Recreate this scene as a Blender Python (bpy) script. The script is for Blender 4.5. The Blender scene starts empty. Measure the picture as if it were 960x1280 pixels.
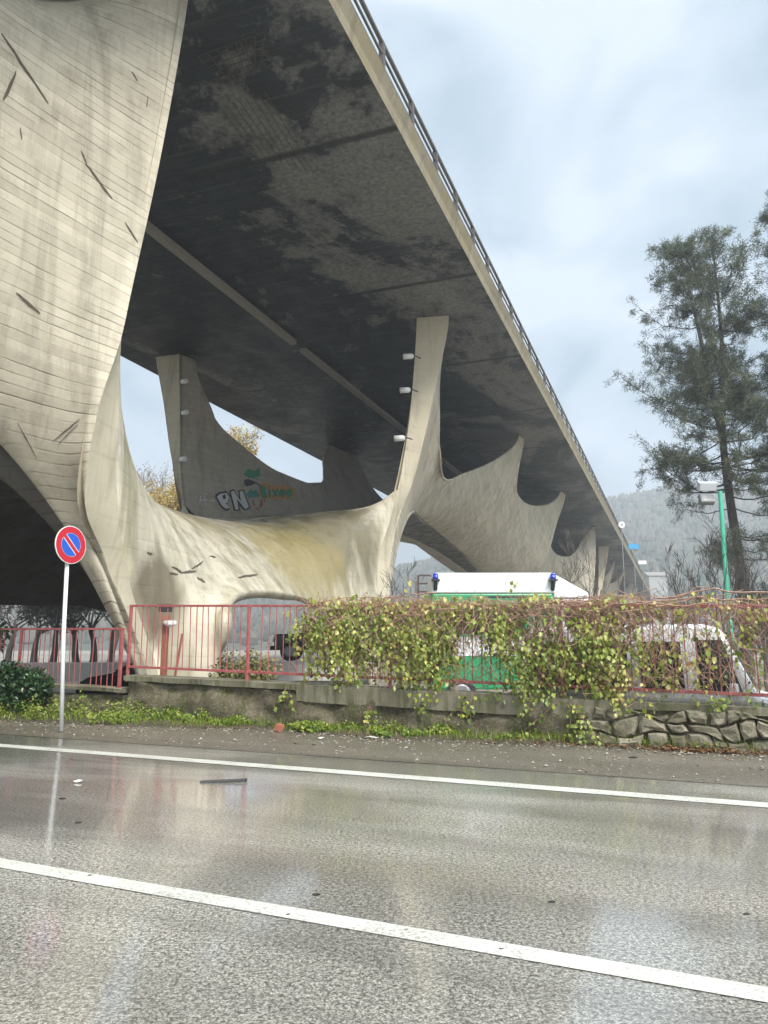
import bpy, bmesh, math, random
import numpy as np
from mathutils import Vector, Matrix
from mathutils.bvhtree import BVHTree

C = bpy.context.scene.collection
SC = bpy.context.scene
rad = math.radians
# ------------------------------------------------------------------ camera
PITCH = math.atan(170 / 961)
EYE = 1.2
cam = bpy.data.cameras.new('camera')
cam.sensor_fit = 'VERTICAL'
cam.sensor_height = 32.0
cam.lens = 32.0 * 961 / 1280
cam.clip_start = 0.05
cam.clip_end = 6000
camo = bpy.data.objects.new('camera', cam)
C.objects.link(camo)
camo.location = (0, 0, EYE)
camo.rotation_euler = (math.pi / 2 + PITCH, 0, 0)
SC.camera = camo
# ------------------------------------------------------------------ light
SUN_EL, SUN_AZ = rad(48), rad(150)      # azimuth clockwise from +Y: behind the camera and to its right
world = bpy.data.worlds.new('World')
SC.world = world
world.use_nodes = True
def build_world():
    nt = world.node_tree
    nt.nodes.clear()
    N = nt.nodes.new; L = nt.links.new
    out = N('ShaderNodeOutputWorld'); bg = N('ShaderNodeBackground')
    sky = N('ShaderNodeTexSky'); sky.sky_type = 'NISHITA'; sky.sun_disc = False
    sky.sun_elevation = SUN_EL; sky.sun_rotation = SUN_AZ
    tc = N('ShaderNodeTexCoord'); mp = N('ShaderNodeMapping'); mp.inputs['Scale'].default_value = (1, 1, 1.6)
    L(tc.outputs['Generated'], mp.inputs['Vector'])
    n1 = N('ShaderNodeTexNoise'); n1.inputs['Scale'].default_value = 2.6; n1.inputs['Detail'].default_value = 7; n1.inputs['Roughness'].default_value = .52
    n1.inputs['Distortion'].default_value = .4
    L(mp.outputs[0], n1.inputs['Vector'])
    cr = N('ShaderNodeValToRGB'); e = cr.color_ramp.elements
    e[0].position = .40; e[0].color = (.70, 1.05, 1.22, 1)
    e[1].position = .58; e[1].color = (2.0, 2.2, 2.46, 1)
    L(n1.outputs['Fac'], cr.inputs['Fac'])
    # an overcast sky is brighter overhead than near the horizon
    sx = N('ShaderNodeSeparateXYZ'); L(tc.outputs['Generated'], sx.inputs[0])
    mr = N('ShaderNodeMapRange'); mr.inputs['From Min'].default_value = .70; mr.inputs['From Max'].default_value = 1
    mr.inputs['To Min'].default_value = 1; mr.inputs['To Max'].default_value = 5.6
    L(sx.outputs['Z'], mr.inputs['Value'])
    # and brighter round the veiled sun, behind the camera
    dt = N('ShaderNodeVectorMath'); dt.operation = 'DOT_PRODUCT'; L(tc.outputs['Generated'], dt.inputs[0]); dt.inputs[1].default_value = (.5, -.86, .1)
    mb_ = N('ShaderNodeMapRange'); mb_.inputs['From Min'].default_value = 0; mb_.inputs['From Max'].default_value = .9
    mb_.inputs['To Min'].default_value = 1; mb_.inputs['To Max'].default_value = 3.0; L(dt.outputs['Value'], mb_.inputs['Value'])
    mm_ = N('ShaderNodeMath'); mm_.operation = 'MULTIPLY'; L(mr.outputs[0], mm_.inputs[0]); L(mb_.outputs[0], mm_.inputs[1])
    mul = N('ShaderNodeVectorMath'); mul.operation = 'SCALE'
    L(cr.outputs['Color'], mul.inputs[0]); L(mm_.outputs[0], mul.inputs['Scale'])
    mx = N('ShaderNodeMixRGB'); mx.inputs['Fac'].default_value = .88
    L(sky.outputs['Color'], mx.inputs['Color1']); L(mul.outputs[0], mx.inputs['Color2'])
    L(mx.outputs[0], bg.inputs['Color']); bg.inputs['Strength'].default_value = .105
    L(bg.outputs[0], out.inputs['Surface'])
build_world()
sun = bpy.data.lights.new('sun', 'SUN')
sun.energy = 1.5; sun.angle = rad(20); sun.color = (1.0, .955, .88)
suno = bpy.data.objects.new('sun', sun); C.objects.link(suno)
sd = Vector((math.sin(SUN_AZ) * math.cos(SUN_EL), math.cos(SUN_AZ) * math.cos(SUN_EL), math.sin(SUN_EL)))
suno.rotation_euler = sd.to_track_quat('Z', 'Y').to_euler()
SC.view_settings.view_transform = 'Standard'
SC.view_settings.look = 'None'
SC.view_settings.exposure = 2.0
SC.view_settings.gamma = 1
SC.view_settings.use_curve_mapping = False
SC.render.film_transparent = False
SC.cycles.max_bounces = 6
SC.cycles.diffuse_bounces = 2
SC.cycles.volume_bounces = 0
# ------------------------------------------------------------------ bridge axes
AZ = math.atan(369 / 976)
U = np.array([math.sin(AZ), math.cos(AZ), 0.0])     # along the viaduct
V = np.array([math.cos(AZ), -math.sin(AZ), 0.0])    # across, towards the right
SC_AX = -12.97                                       # the viaduct's centre line, metres to the right of the origin
KS = 1.14                                            # metres per drawing unit of the viaduct
PITCH_M = 69.2                                       # one module
def BP(t, s, z):
    w = (t * U + s * V) * KS
    return (w[0], w[1], EYE + (z - EYE) * KS)
def BPA(a):
    a = np.asarray(a, float)
    w = (a[..., 0:1] * U + a[..., 1:2] * V) * KS
    w[..., 2] = EYE + (a[..., 2] - EYE) * KS
    return w
_cp, _sp = math.cos(PITCH), math.sin(PITCH)
def ray(x, y):
    a = (x - 480) / 961; b = -(y - 640) / 961
    return np.array([a, _cp - b * _sp, _sp + b * _cp])
def at(x, y, Y):                                     # the point Y metres ahead seen at a photo position
    d = ray(x, y); p = d * (Y / d[1]); p[2] += EYE
    return p
# fence line: parallel to the road
FY, FM = 11.3, -.478
FD = np.array([1, FM, 0]) / math.hypot(1, FM)
FN = np.array([-FM, 1, 0]) / math.hypot(1, FM)       # away from the road
def FP(x, off=0, z=0):                               # a point beside the fence line
    p = np.array([x, FY + FM * x, 0]) + FN * off
    return np.array([p[0], p[1], z])

# ------------------------------------------------------------------ object helpers
def tag(o, label=None, cat=None, group=None, kind=None):
    if label: o['label'] = label
    if cat: o['category'] = cat
    if group: o['group'] = group
    if kind: o['kind'] = kind
    return o
def empty(name, loc=(0, 0, 0), rz=0):
    o = bpy.data.objects.new(name, None); C.objects.link(o)
    o.location = loc; o.rotation_euler = (0, 0, rz); o.empty_display_size = .2
    return o
def link_mesh(name, me, mat, parent=None, loc=None):
    o = bpy.data.objects.new(name, me); C.objects.link(o)
    if mat is not None:
        for m in (mat if isinstance(mat, (list, tuple)) else [mat]): me.materials.append(m)
    if parent is not None: o.parent = parent
    if loc is not None: o.location = loc
    return o
class MB:
    """collects shapes into one mesh"""
    def __init__(s): s.v = []; s.f = []; s.m = []; s.c = []; s.sm = []; s.mi = 0; s.col = None; s.smooth = False
    def add(s, vs, fs):
        n = len(s.v); s.v.extend([tuple(map(float, p)) for p in vs])
        for f in fs:
            s.f.append(tuple(i + n for i in f)); s.m.append(s.mi); s.c.append(s.col); s.sm.append(s.smooth)
    def box(s, c, size, rz=0, tilt=None):
        hx, hy, hz = [q / 2 for q in size]
        M = Matrix.Rotation(rz, 3, 'Z')
        if tilt is not None: M = M @ tilt
        vs = []
        for z in (-hz, hz):
            for x, y in ((-hx, -hy), (hx, -hy), (hx, hy), (-hx, hy)):
                p = M @ Vector((x, y, z)); vs.append((p.x + c[0], p.y + c[1], p.z + c[2]))
        s.add(vs, [(3, 2, 1, 0), (4, 5, 6, 7), (0, 1, 5, 4), (1, 2, 6, 5), (2, 3, 7, 6), (3, 0, 4, 7)])
    def tube(s, pts, r, n=6, cap=True):
        pts = [Vector(p) for p in pts]
        rr = r if isinstance(r, (list, tuple)) else [r] * len(pts)
        vs = []; fs = []
        up = Vector((.13, .21, 1)).normalized()
        for i, p in enumerate(pts):
            d = (pts[min(i + 1, len(pts) - 1)] - pts[max(i - 1, 0)])
            d = d.normalized() if d.length > 1e-9 else Vector((0, 0, 1))
            a = d.cross(up)
            if a.length < .05: a = d.cross(Vector((1, 0, 0)))
            a.normalize(); b = d.cross(a)
            for k in range(n):
                t = 2 * math.pi * k / n
                vs.append(p + (a * math.cos(t) + b * math.sin(t)) * rr[i])
        for i in range(len(pts) - 1):
            for k in range(n):
                k2 = (k + 1) % n
                fs.append((i * n + k, i * n + k2, (i + 1) * n + k2, (i + 1) * n + k))
        if cap:
            fs.append(tuple(range(n - 1, -1, -1))); fs.append(tuple((len(pts) - 1) * n + k for k in range(n)))
        s.add(vs, fs)
    def disc(s, c, ax, r0, r1, h, n=28):
        """a solid of revolution slab: radius r0 at c, r1 at c + ax*h"""
        c = Vector(c); ax = Vector(ax).normalized()
        a = ax.cross(Vector((0, 0, 1)));  a = a if a.length > .05 else ax.cross(Vector((1, 0, 0)))
        a.normalize(); b = ax.cross(a); vs = []
        for q, r in ((0, r0), (h, r1)):
            for k in range(n):
                t = 2 * math.pi * k / n; vs.append(c + ax * q + (a * math.cos(t) + b * math.sin(t)) * r)
        fs = [(k, (k + 1) % n, n + (k + 1) % n, n + k) for k in range(n)] + [tuple(range(n - 1, -1, -1)), tuple(range(n, 2 * n))]
        s.add(vs, fs)
    def build(s, name, mat, parent=None, loc=None, smooth=None, bevel=0):
        me = bpy.data.meshes.new(name)
        me.from_pydata(s.v, [], s.f)
        me.polygons.foreach_set('material_index', s.m)
        if smooth is not None: me.polygons.foreach_set('use_smooth', [smooth] * len(s.f))
        else: me.polygons.foreach_set('use_smooth', s.sm)
        if any(c is not None for c in s.c):
            at_ = me.attributes.new('tint', 'FLOAT', 'FACE')
            at_.data.foreach_set('value', [0.5 if c is None else c for c in s.c])
        me.update()
        o = link_mesh(name, me, mat, parent, loc)
        if bevel:
            b = o.modifiers.new('bevel', 'BEVEL'); b.width = bevel; b.segments = 2; b.limit_method = 'ANGLE'; b.angle_limit = rad(40)
        return o
def copy_tree(o, parent=None):
    c = o.copy(); C.objects.link(c)
    if parent is not None: c.parent = parent
    for ch in list(o.children): copy_tree(ch, c)
    return c

# ------------------------------------------------------------------ materials
class NT:
    def __init__(s, name):
        s.m = bpy.data.materials.new(name); s.m.use_nodes = True
        s.t = s.m.node_tree; s.t.nodes.clear()
        s.out = s.t.nodes.new('ShaderNodeOutputMaterial'); s.b = s.t.nodes.new('ShaderNodeBsdfPrincipled')
        s.t.links.new(s.b.outputs[0], s.out.inputs['Surface'])
        s.tc = s.t.nodes.new('ShaderNodeTexCoord')
    def n(s, k, **kw):
        x = s.t.nodes.new(k)
        for a, v in kw.items(): setattr(x, a, v)
        return x
    def put(s, sock, v):
        if hasattr(v, 'is_output') or hasattr(v, 'node'): s.t.links.new(v, sock)
        elif isinstance(v, (tuple, list)) and len(v) == 3 and sock.type == 'RGBA': sock.default_value = (*v, 1)
        else: sock.default_value = v
    def map(s, vec, scale=(1, 1, 1), rot=(0, 0, 0), loc=(0, 0, 0)):
        x = s.n('ShaderNodeMapping'); s.put(x.inputs['Vector'], vec); x.inputs['Scale'].default_value = scale
        x.inputs['Rotation'].default_value = rot; x.inputs['Location'].default_value = loc
        return x.outputs[0]
    def noise(s, vec, scale, detail=5, rough=.55, dist=0):
        x = s.n('ShaderNodeTexNoise'); s.put(x.inputs['Vector'], vec); x.inputs['Scale'].default_value = scale
        x.inputs['Detail'].default_value = detail; x.inputs['Roughness'].default_value = rough; x.inputs['Distortion'].default_value = dist
        return x.outputs['Fac']
    def ramp(s, f, stops):
        x = s.n('ShaderNodeValToRGB'); s.put(x.inputs['Fac'], f); e = x.color_ramp.elements
        while len(e) < len(stops): e.new(.5)
        for q, (p, c) in zip(e, stops):
            q.position = p; q.color = (c, c, c, 1) if isinstance(c, (int, float)) else (*c, 1)
        return x.outputs['Color']
    def mix(s, f, a, b, mode='MIX'):
        x = s.n('ShaderNodeMixRGB', blend_type=mode); s.put(x.inputs[0], f); s.put(x.inputs[1], a); s.put(x.inputs[2], b)
        return x.outputs[0]
    def math(s, op, a, b=None, c=None):
        x = s.n('ShaderNodeMath', operation=op); s.put(x.inputs[0], a)
        if b is not None: s.put(x.inputs[1], b)
        if c is not None: s.put(x.inputs[2], c)
        return x.outputs[0]
    def bump(s, h, strength=.3, dist=.02, normal=None):
        x = s.n('ShaderNodeBump'); s.put(x.inputs['Height'], h); x.inputs['Strength'].default_value = strength; x.inputs['Distance'].default_value = dist
        if normal is not None: s.put(x.inputs['Normal'], normal)
        return x.outputs[0]
    def set(s, color=None, rough=None, normal=None, **kw):
        if color is not None: s.put(s.b.inputs['Base Color'], color)
        if rough is not None: s.put(s.b.inputs['Roughness'], rough)
        if normal is not None: s.put(s.b.inputs['Normal'], normal)
        for k, v in kw.items(): s.put(s.b.inputs[k.replace('_', ' ')], v)
        return s.m
    @property
    def obj(s): return s.tc.outputs['Object']
    @property
    def uv(s): return s.tc.outputs['UV']

def simple(name, col, rough=.5, var=.15, scale=6, metal=0, bump=0):
    q = NT(name)
    f = q.noise(q.obj, scale, 5)
    c = q.mix(f, tuple(x * (1 - var) for x in col), tuple(min(1, x * (1 + var)) for x in col))
    q.set(c, rough, Metallic=metal)
    if bump: q.set(normal=q.bump(q.noise(q.obj, scale * 6, 4), bump, .01))
    return q.m

def concrete(name, light, dark, board=.14, stain=.45, moss=0.0, wet=0.0, boardamt=.5, tilt=0.0, moss_col=(.10, .095, .03), algae=None):
    """board-marked exposed concrete; UV is in metres (u along, v up)"""
    q = NT(name)
    # the boards lie level, following the viaduct's length
    sy = q.n('ShaderNodeSeparateXYZ'); q.put(sy.inputs[0], q.map(q.obj, rot=(0, 0, AZ)))
    cy = q.n('ShaderNodeCombineXYZ'); q.put(cy.inputs[0], q.math('ADD', sy.outputs['Y'], q.math('MULTIPLY', sy.outputs['X'], .35)))
    q.put(cy.inputs[1], q.math('ADD', sy.outputs['Z'], q.math('MULTIPLY', sy.outputs['Y'], tilt)))
    uv = cy.outputs[0]
    wob = q.noise(uv, .5, 3)
    sx = q.n('ShaderNodeSeparateXYZ'); q.put(sx.inputs[0], uv)
    v = q.math('ADD', sx.outputs['Y'], q.math('MULTIPLY', wob, .12))
    row = q.math('DIVIDE', v, board)
    fl = q.math('FLOOR', row); fr = q.math('FRACT', row)
    # tone of each board, and its end joints
    wn = q.n('ShaderNodeTexWhiteNoise', noise_dimensions='1D'); q.put(wn.inputs['W'], fl)
    off = q.math('MULTIPLY', wn.outputs['Value'], 9.0)
    ucol = q.math('FLOOR', q.math('DIVIDE', q.math('ADD', sx.outputs['X'], off), 3.4))
    wn2 = q.n('ShaderNodeTexWhiteNoise', noise_dimensions='2D')
    cb = q.n('ShaderNodeCombineXYZ'); q.put(cb.inputs[0], fl); q.put(cb.inputs[1], ucol); q.put(wn2.inputs['Vector'], cb.outputs[0])
    tone = wn2.outputs['Value']
    edge = q.math('MINIMUM', fr, q.math('SUBTRACT', 1, fr))
    br = q.noise(q.map(uv, (.5, 2.2, 1)), 1.3, 4, .7)
    gap = q.math('MULTIPLY', q.ramp(edge, [(.0, 1), (.11, 0)]), q.ramp(br, [(.44, .1), (.66, 1)]))
    grain = q.noise(q.map(uv, (1.5, 22, 1)), 2.0, 5, .65)
    big = q.noise(q.obj, .28, 6, .6, .6)
    mid = q.noise(q.obj, 1.6, 7, .68)
    fine = q.noise(q.obj, 14, 5, .7)
    c = q.mix(q.ramp(big, [(.3, 0), (.7, 1)]), light, tuple(x * .80 for x in light))
    c = q.mix(q.math('MULTIPLY', tone, .30 * boardamt), c, dark)
    c = q.mix(q.math('MULTIPLY', q.ramp(mid, [(.5, 0), (.74, 1)]), stain), c, dark)
    c = q.mix(q.math('MULTIPLY', q.ramp(grain, [(.45, 0), (.75, 1)]), .20 * boardamt), c, dark)
    c = q.mix(q.math('MULTIPLY', q.ramp(fine, [(.58, 0), (.75, 1)]), .22), c, dark)
    run = q.noise(q.map(q.obj, (1.3, 1.3, .10)), 1.5, 6, .7, .5)
    c = q.mix(q.math('MULTIPLY', q.ramp(run, [(.50, 0), (.66, 1)]), .5), c, tuple(x * .9 for x in dark))
    c = q.mix(q.math('MULTIPLY', gap, .75 * boardamt), c, tuple(x * .35 for x in dark))
    if moss:
        st = q.noise(q.map(q.obj, (.8, .8, .16)), 1.1, 6, .65, .8)
        mm = q.math('MULTIPLY', q.ramp(st, [(.46, 0), (.62, 1)]), moss)
        c = q.mix(mm, c, moss_col)
    if algae:                                            # (along, across, up, radius, colour, amount) in viaduct units: a stain with a place of its own
        for (t_, s_, z_, r_, col_, am_) in algae:
            vm = q.n('ShaderNodeVectorMath', operation='DISTANCE'); q.put(vm.inputs[0], q.obj); vm.inputs[1].default_value = BP(t_, s_, z_)
            dd = q.math('ADD', q.math('DIVIDE', vm.outputs['Value'], r_), q.math('MULTIPLY', q.math('SUBTRACT', q.noise(q.map(q.obj, (1, 1, .35)), .9, 5, .6, .6), .5), 1.3))
            c = q.mix(q.math('MULTIPLY', q.ramp(dd, [(.55, 1), (.95, 0)]), am_), c, col_)
    h = q.math('SUBTRACT', q.math('ADD', q.math('MULTIPLY', tone, .35), q.math('ADD', q.math('MULTIPLY', grain, .2), q.math('MULTIPLY', fine, .18))), q.math('MULTIPLY', gap, 1.2 * boardamt))
    ro = q.math('SUBTRACT', .82, q.math('MULTIPLY', q.ramp(mid, [(.4, 0), (.6, 1)]), wet))
    return q.set(c, ro, q.bump(h, .55, .018))

def leafmat(name, stops, rough=.5, trans=.25):
    q = NT(name)
    a = q.n('ShaderNodeAttribute', attribute_name='tint')
    c = q.ramp(a.outputs['Fac'], stops)
    m = q.set(c, rough)
    tr = q.n('ShaderNodeBsdfTranslucent'); q.put(tr.inputs['Color'], c)
    mx = q.n('ShaderNodeMixShader'); mx.inputs[0].default_value = trans
    q.t.links.new(q.b.outputs[0], mx.inputs[1]); q.t.links.new(tr.outputs[0], mx.inputs[2]); q.t.links.new(mx.outputs[0], q.out.inputs['Surface'])
    return m
M = {}
M['shell'] = concrete('cream board marked concrete', (.56, .50, .385), (.17, .145, .10), .155, .5, boardamt=1.0, tilt=.28)
M['shell_dome'] = concrete('stained vault concrete', (.57, .51, .395), (.19, .165, .11), .22, .45, moss=.5, wet=.45, boardamt=.3, moss_col=(.17, .145, .05), algae=[(21.5, -10.4, 5.0, 3.2, (.10, .085, .04), .8), (19.3, -9.8, 4.2, 3.0, (.27, .215, .085), .75), (15, -11, 4.6, 2.4, (.22, .18, .09), .6), (10.9, -8.3, 2.0, 1.1, (.13, .10, .06), .85), (24.0, -12.5, 5.9, 3.5, (.05, .045, .03), .8)])
M['shell_floor'] = concrete('vault floor concrete', (.40, .37, .30), (.14, .13, .10), .2, .4, moss=.3, wet=.4, boardamt=.4)
M['shell_leg'] = concrete('smooth leg concrete', (.60, .53, .39), (.25, .20, .13), .5, .3, boardamt=.25)
M['shell_in'] = concrete('shade darkened damp underside concrete', (.105, .095, .078), (.03, .026, .02), .2, .6, moss=.3, wet=.4, boardamt=.7, moss_col=(.03, .03, .015))  # inner faces: the shade inside the vault is put into this dark colour
M['shell_grey'] = concrete('grey weathered concrete', (.42, .375, .30), (.17, .15, .115), .3, .35, boardamt=.5)
# ================================================================== GROUND, ROAD, HILLS
def smoothstep(a, b, x):
    x = min(1, max(0, (x - a) / (b - a))); return x * x * (3 - 2 * x)
def site_z(off):                                     # height of the yard behind the wall
    return -.3 + .85 * smoothstep(3, 34, off)
def add_ground():
    q = NT('wet gravel and earth')
    big = q.noise(q.obj, .09, 6, .6); fine = q.noise(q.obj, 9, 6, .7)
    c = q.mix(q.ramp(big, [(.38, 0), (.62, 1)]), (.30, .27, .225), (.17, .145, .10))
    c = q.mix(q.math('MULTIPLY', q.ramp(fine, [(.45, 0), (.7, 1)]), .5), c, (.10, .085, .06))
    q.set(c, .6, q.bump(fine, .5, .03))
    # the sheet under everything, reaching the horizon, with the yard and the hills raised from it
    nx, ny = 150, 150
    xs = np.concatenate([-np.geomspace(1500, 6, 45), np.linspace(-5, 5, 20), np.geomspace(6, 1500, 45)])
    offs = np.concatenate([-np.geomspace(900, 1, 18), [-.2, .28, .3], np.geomspace(.8, 1600, 80)])
    vs = []; fs = []
    for o in offs:
        for x in xs:
            p = np.array([0, FY, 0]) + FD * x + FN * o
            z = -.03 if o < .29 else site_z(o)
            vs.append((p[0], p[1], z))
    w = len(xs)
    for j in range(len(offs) - 1):
        for i in range(w - 1):
            fs.append((j * w + i, j * w + i + 1, (j + 1) * w + i + 1, (j + 1) * w + i))
    me = bpy.data.meshes.new('ground'); me.from_pydata(vs, [], fs); me.update()
    o = link_mesh('ground', me, q.m); tag(o, kind='structure')
add_ground()
def add_hills():
    q = NT('wooded hillside')
    big = q.noise(q.obj, .012, 6, .62); fine = q.noise(q.obj, .12, 6, .75)
    c = q.mix(q.ramp(big, [(.4, 0), (.6, 1)]), (.13, .115, .085), (.075, .085, .055))
    c = q.mix(q.math('MULTIPLY', q.ramp(fine, [(.42, 0), (.66, 1)]), .7), c, (.05, .045, .035))
    q.set(c, .95, q.bump(fine, 1, 3))
    rng = np.random.default_rng(5)
    na, nr = 260, 40
    azs = np.linspace(rad(-48), rad(62), na)
    prof_x = [-48, -30, -20, -12, 0, 3.5, 6, 10, 15, 18, 22, 27, 40, 62]
    prof_h = [30, 34, 38, 40, 46, 58, 66, 82, 98, 100, 99, 96, 92, 80]
    vs = []; fs = []
    ph = rng.uniform(0, 6.28, 12); fr = rng.uniform(20, 240, 12)
    R0, R1 = 210., 520.
    top = []
    for i, a in enumerate(azs):
        hh = np.interp(math.degrees(a), prof_x, prof_h)
        hh += sum(.9 * 20 / f * 3 * math.sin(f * a + p) for f, p in zip(fr, ph))
        top.append(hh)
        for j in range(nr + 1):
            u = j / nr
            r = R0 + (R1 - R0) * u
            z = .3 + hh * (u ** 1.25) * (1 + .05 * math.sin(9 * a * 5 + u * 7) * (1 - u))
            vs.append((r * math.sin(a), r * math.cos(a), z))
        vs.append((1.5 * R1 * math.sin(a), 1.5 * R1 * math.cos(a), -5))
    w = nr + 2
    for i in range(na - 1):
        for j in range(w - 1):
            fs.append((i * w + j, (i + 1) * w + j, (i + 1) * w + j + 1, i * w + j + 1))
    me = bpy.data.meshes.new('hills'); me.from_pydata(vs, [], fs); me.polygons.foreach_set('use_smooth', [True] * len(fs)); me.update()
    o = link_mesh('hills', me, q.m); tag(o, kind='structure')
    # the wood that covers them
    mb = MB()
    def hz(a, u):
        k = (a - azs[0]) / (azs[1] - azs[0]); i = int(np.clip(k, 0, na - 2))
        hh = top[i] + (top[i + 1] - top[i]) * (k - i)
        return .3 + hh * (u ** 1.25)
    for k in range(15000):
        a = rng.uniform(azs[0] * .98, azs[-1] * .98)
        u = 1 - abs(rng.normal(0, .012)) if k < 3500 else rng.uniform(.02, 1) ** .7
        r = R0 + (R1 - R0) * u
        h = rng.uniform(2.5, 6.5) * (1 if k >= 3500 else .8); w_ = h * rng.uniform(.18, .45)
        z = hz(a, u) - 1; x, y = r * math.sin(a), r * math.cos(a)
        mb.col = float(rng.uniform(0, 1)); n = 5
        con = rng.random() < .35
        rings = [(0, .25), (.25, 1.0), (.6, .62 if con else .95), (1, .04 if con else .3)]
        pts = []
        for q_, rr in rings:
            for t in range(n):
                b = 2 * math.pi * t / n + k; j = rng.uniform(.75, 1.2)
                pts.append((x + w_ * rr * j * math.cos(b), y + w_ * rr * j * math.sin(b), z + h * q_))
        fs = [(g * n + t, g * n + (t + 1) % n, (g + 1) * n + (t + 1) % n, (g + 1) * n + t) for g in range(3) for t in range(n)]
        fs.append(tuple(3 * n + t for t in range(n)))
        mb.add(pts, fs)
    lm = leafmat('winter wood', [(0, (.10, .085, .06)), (.4, (.15, .125, .09)), (.7, (.09, .095, .06)), (1, (.05, .07, .045))], .9, .1)
    o = mb.build('hillside_wood', lm); tag(o, kind='stuff')
add_hills()

def road_sheet(name, d0, d1, z, mat, x0=-60, x1=60, nx=60):
    """a strip parallel to the road; d = offset from the fence line (negative towards the camera)"""
    vs = []; fs = []
    for i in range(nx + 1):
        x = x0 + (x1 - x0) * i / nx
        for d in (d0, d1):
            p = np.array([0, FY, 0]) + FD * x + FN * d; vs.append((p[0], p[1], z))
    for i in range(nx): fs.append((2 * i, 2 * i + 2, 2 * i + 3, 2 * i + 1))
    me = bpy.data.meshes.new(name); me.from_pydata(vs, [], fs); me.update()
    return tag(link_mesh(name, me, mat), kind='structure')
def asphalt(name, light, dark, wetness, sc=1.0):
    q = NT(name)
    al = q.map(q.obj, rot=(0, 0, -math.atan(FM)))           # x along the road
    grit = q.noise(q.obj, 48, 3, .8); grit2 = q.noise(q.obj, 105, 2, .7)
    vor = q.n('ShaderNodeTexVoronoi'); q.put(vor.inputs['Vector'], q.obj); vor.inputs['Scale'].default_value = 62
    big = q.noise(q.map(al, (.35, 1, 1)), .55, 5, .55, .5)
    track = q.noise(q.map(al, (.05, 1, 1)), .9, 3)
    c = q.mix(q.ramp(grit, [(.40, 0), (.60, 1)]), dark, light)
    c = q.mix(q.math('MULTIPLY', q.ramp(vor.outputs['Distance'], [(.1, 1), (.5, 0)]), .38), c, tuple(min(1, x * 1.7) for x in light))
    c = q.mix(q.math('MULTIPLY', q.ramp(grit2, [(.48, 0), (.58, 1)]), .75), c, tuple(x * .3 for x in dark))
    c = q.mix(q.math('MULTIPLY', q.ramp(big, [(.42, 0), (.66, 1)]), .35), c, tuple(x * .7 for x in dark))
    lane = q.noise(q.map(al, (.03, 1, 1)), 1.6, 4, .6)
    c = q.mix(q.math('MULTIPLY', q.ramp(lane, [(.45, 0), (.62, 1)]), .30), c, tuple(x * .8 for x in dark))
    # a fine crack here and there
    cv = q.n('ShaderNodeTexVoronoi', feature='DISTANCE_TO_EDGE'); q.put(cv.inputs['Vector'], q.mix(.12, q.map(al, (.45, 1, 1)), q.noise(q.obj, 3, 4), 'ADD')); cv.inputs['Scale'].default_value = .42
    ck = q.math('MULTIPLY', q.ramp(cv.outputs['Distance'], [(.0, 1), (.006, 0)]), q.ramp(q.noise(q.obj, .6, 3), [(.48, 0), (.56, 1)]))
    c = q.mix(q.math('MULTIPLY', ck, .25), c, tuple(x * .3 for x in dark))
    wet = q.math('ADD', q.math('MULTIPLY', q.ramp(big, [(.40, 0), (.60, 1)]), .6), q.math('MULTIPLY', q.ramp(track, [(.4, 0), (.65, 1)]), .4))
    ro = q.math('SUBTRACT', .50, q.math('MULTIPLY', wet, wetness))
    h = q.math('ADD', grit, q.math('MULTIPLY', vor.outputs['Distance'], -.6))
    q.set(c, ro, q.bump(h, .30, .006))
    q.b.inputs['Coat Weight'].default_value = .0
    # the film of rain on top: nearly smooth, a little rippled
    q.put(q.b.inputs['Coat Weight'], q.math('MULTIPLY', q.ramp(wet, [(.1, .25), (.55, 1)]), min(1.0, wetness / .2)))
    q.b.inputs['Coat IOR'].default_value = 1.9
    q.put(q.b.inputs['Coat Roughness'], q.math('ADD', .06, q.math('MULTIPLY', q.ramp(grit, [(.3, 0), (.7, 1)]), .05)))
    rip = q.noise(q.obj, 16, 3, .6)
    q.put(q.b.inputs['Coat Normal'], q.bump(q.math('ADD', q.math('MULTIPLY', rip, .6), q.math('MULTIPLY', grit, .25)), .05, .008))
    return q.m
M['asphalt'] = asphalt('wet asphalt', (.56, .515, .435), (.105, .095, .08), .22)
M['shoulder'] = asphalt('gravelly shoulder', (.30, .255, .195), (.06, .05, .037), .05)
EDGE, CENTRE = -3.275, -6.955
road_sheet('road', -30, -1.05, 0, M['asphalt'])
road_sheet('road_shoulder', -2.4, -.02, .004, M['shoulder'])
def paint():
    q = NT('worn white road paint')
    f = q.noise(q.obj, 46, 4, .8); g = q.noise(q.obj, 2.2, 5, .65)
    w = q.math('MULTIPLY', q.ramp(f, [(.50, 0), (.62, 1)]), q.ramp(g, [(.35, .25), (.65, 1)]))
    q.set(q.mix(w, q.mix(q.ramp(g, [(.3, 0), (.7, 1)]), (.60, .575, .51), (.50, .475, .41)), (.19, .175, .15)), .45, q.bump(f, .3, .004))
    return q.m
M['paint'] = paint()
road_sheet('road_edge_line', EDGE - .105, EDGE + .105, .004, M['paint'])
road_sheet('road_centre_line', CENTRE - .068, CENTRE + .068, .004, M['paint'])
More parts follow.
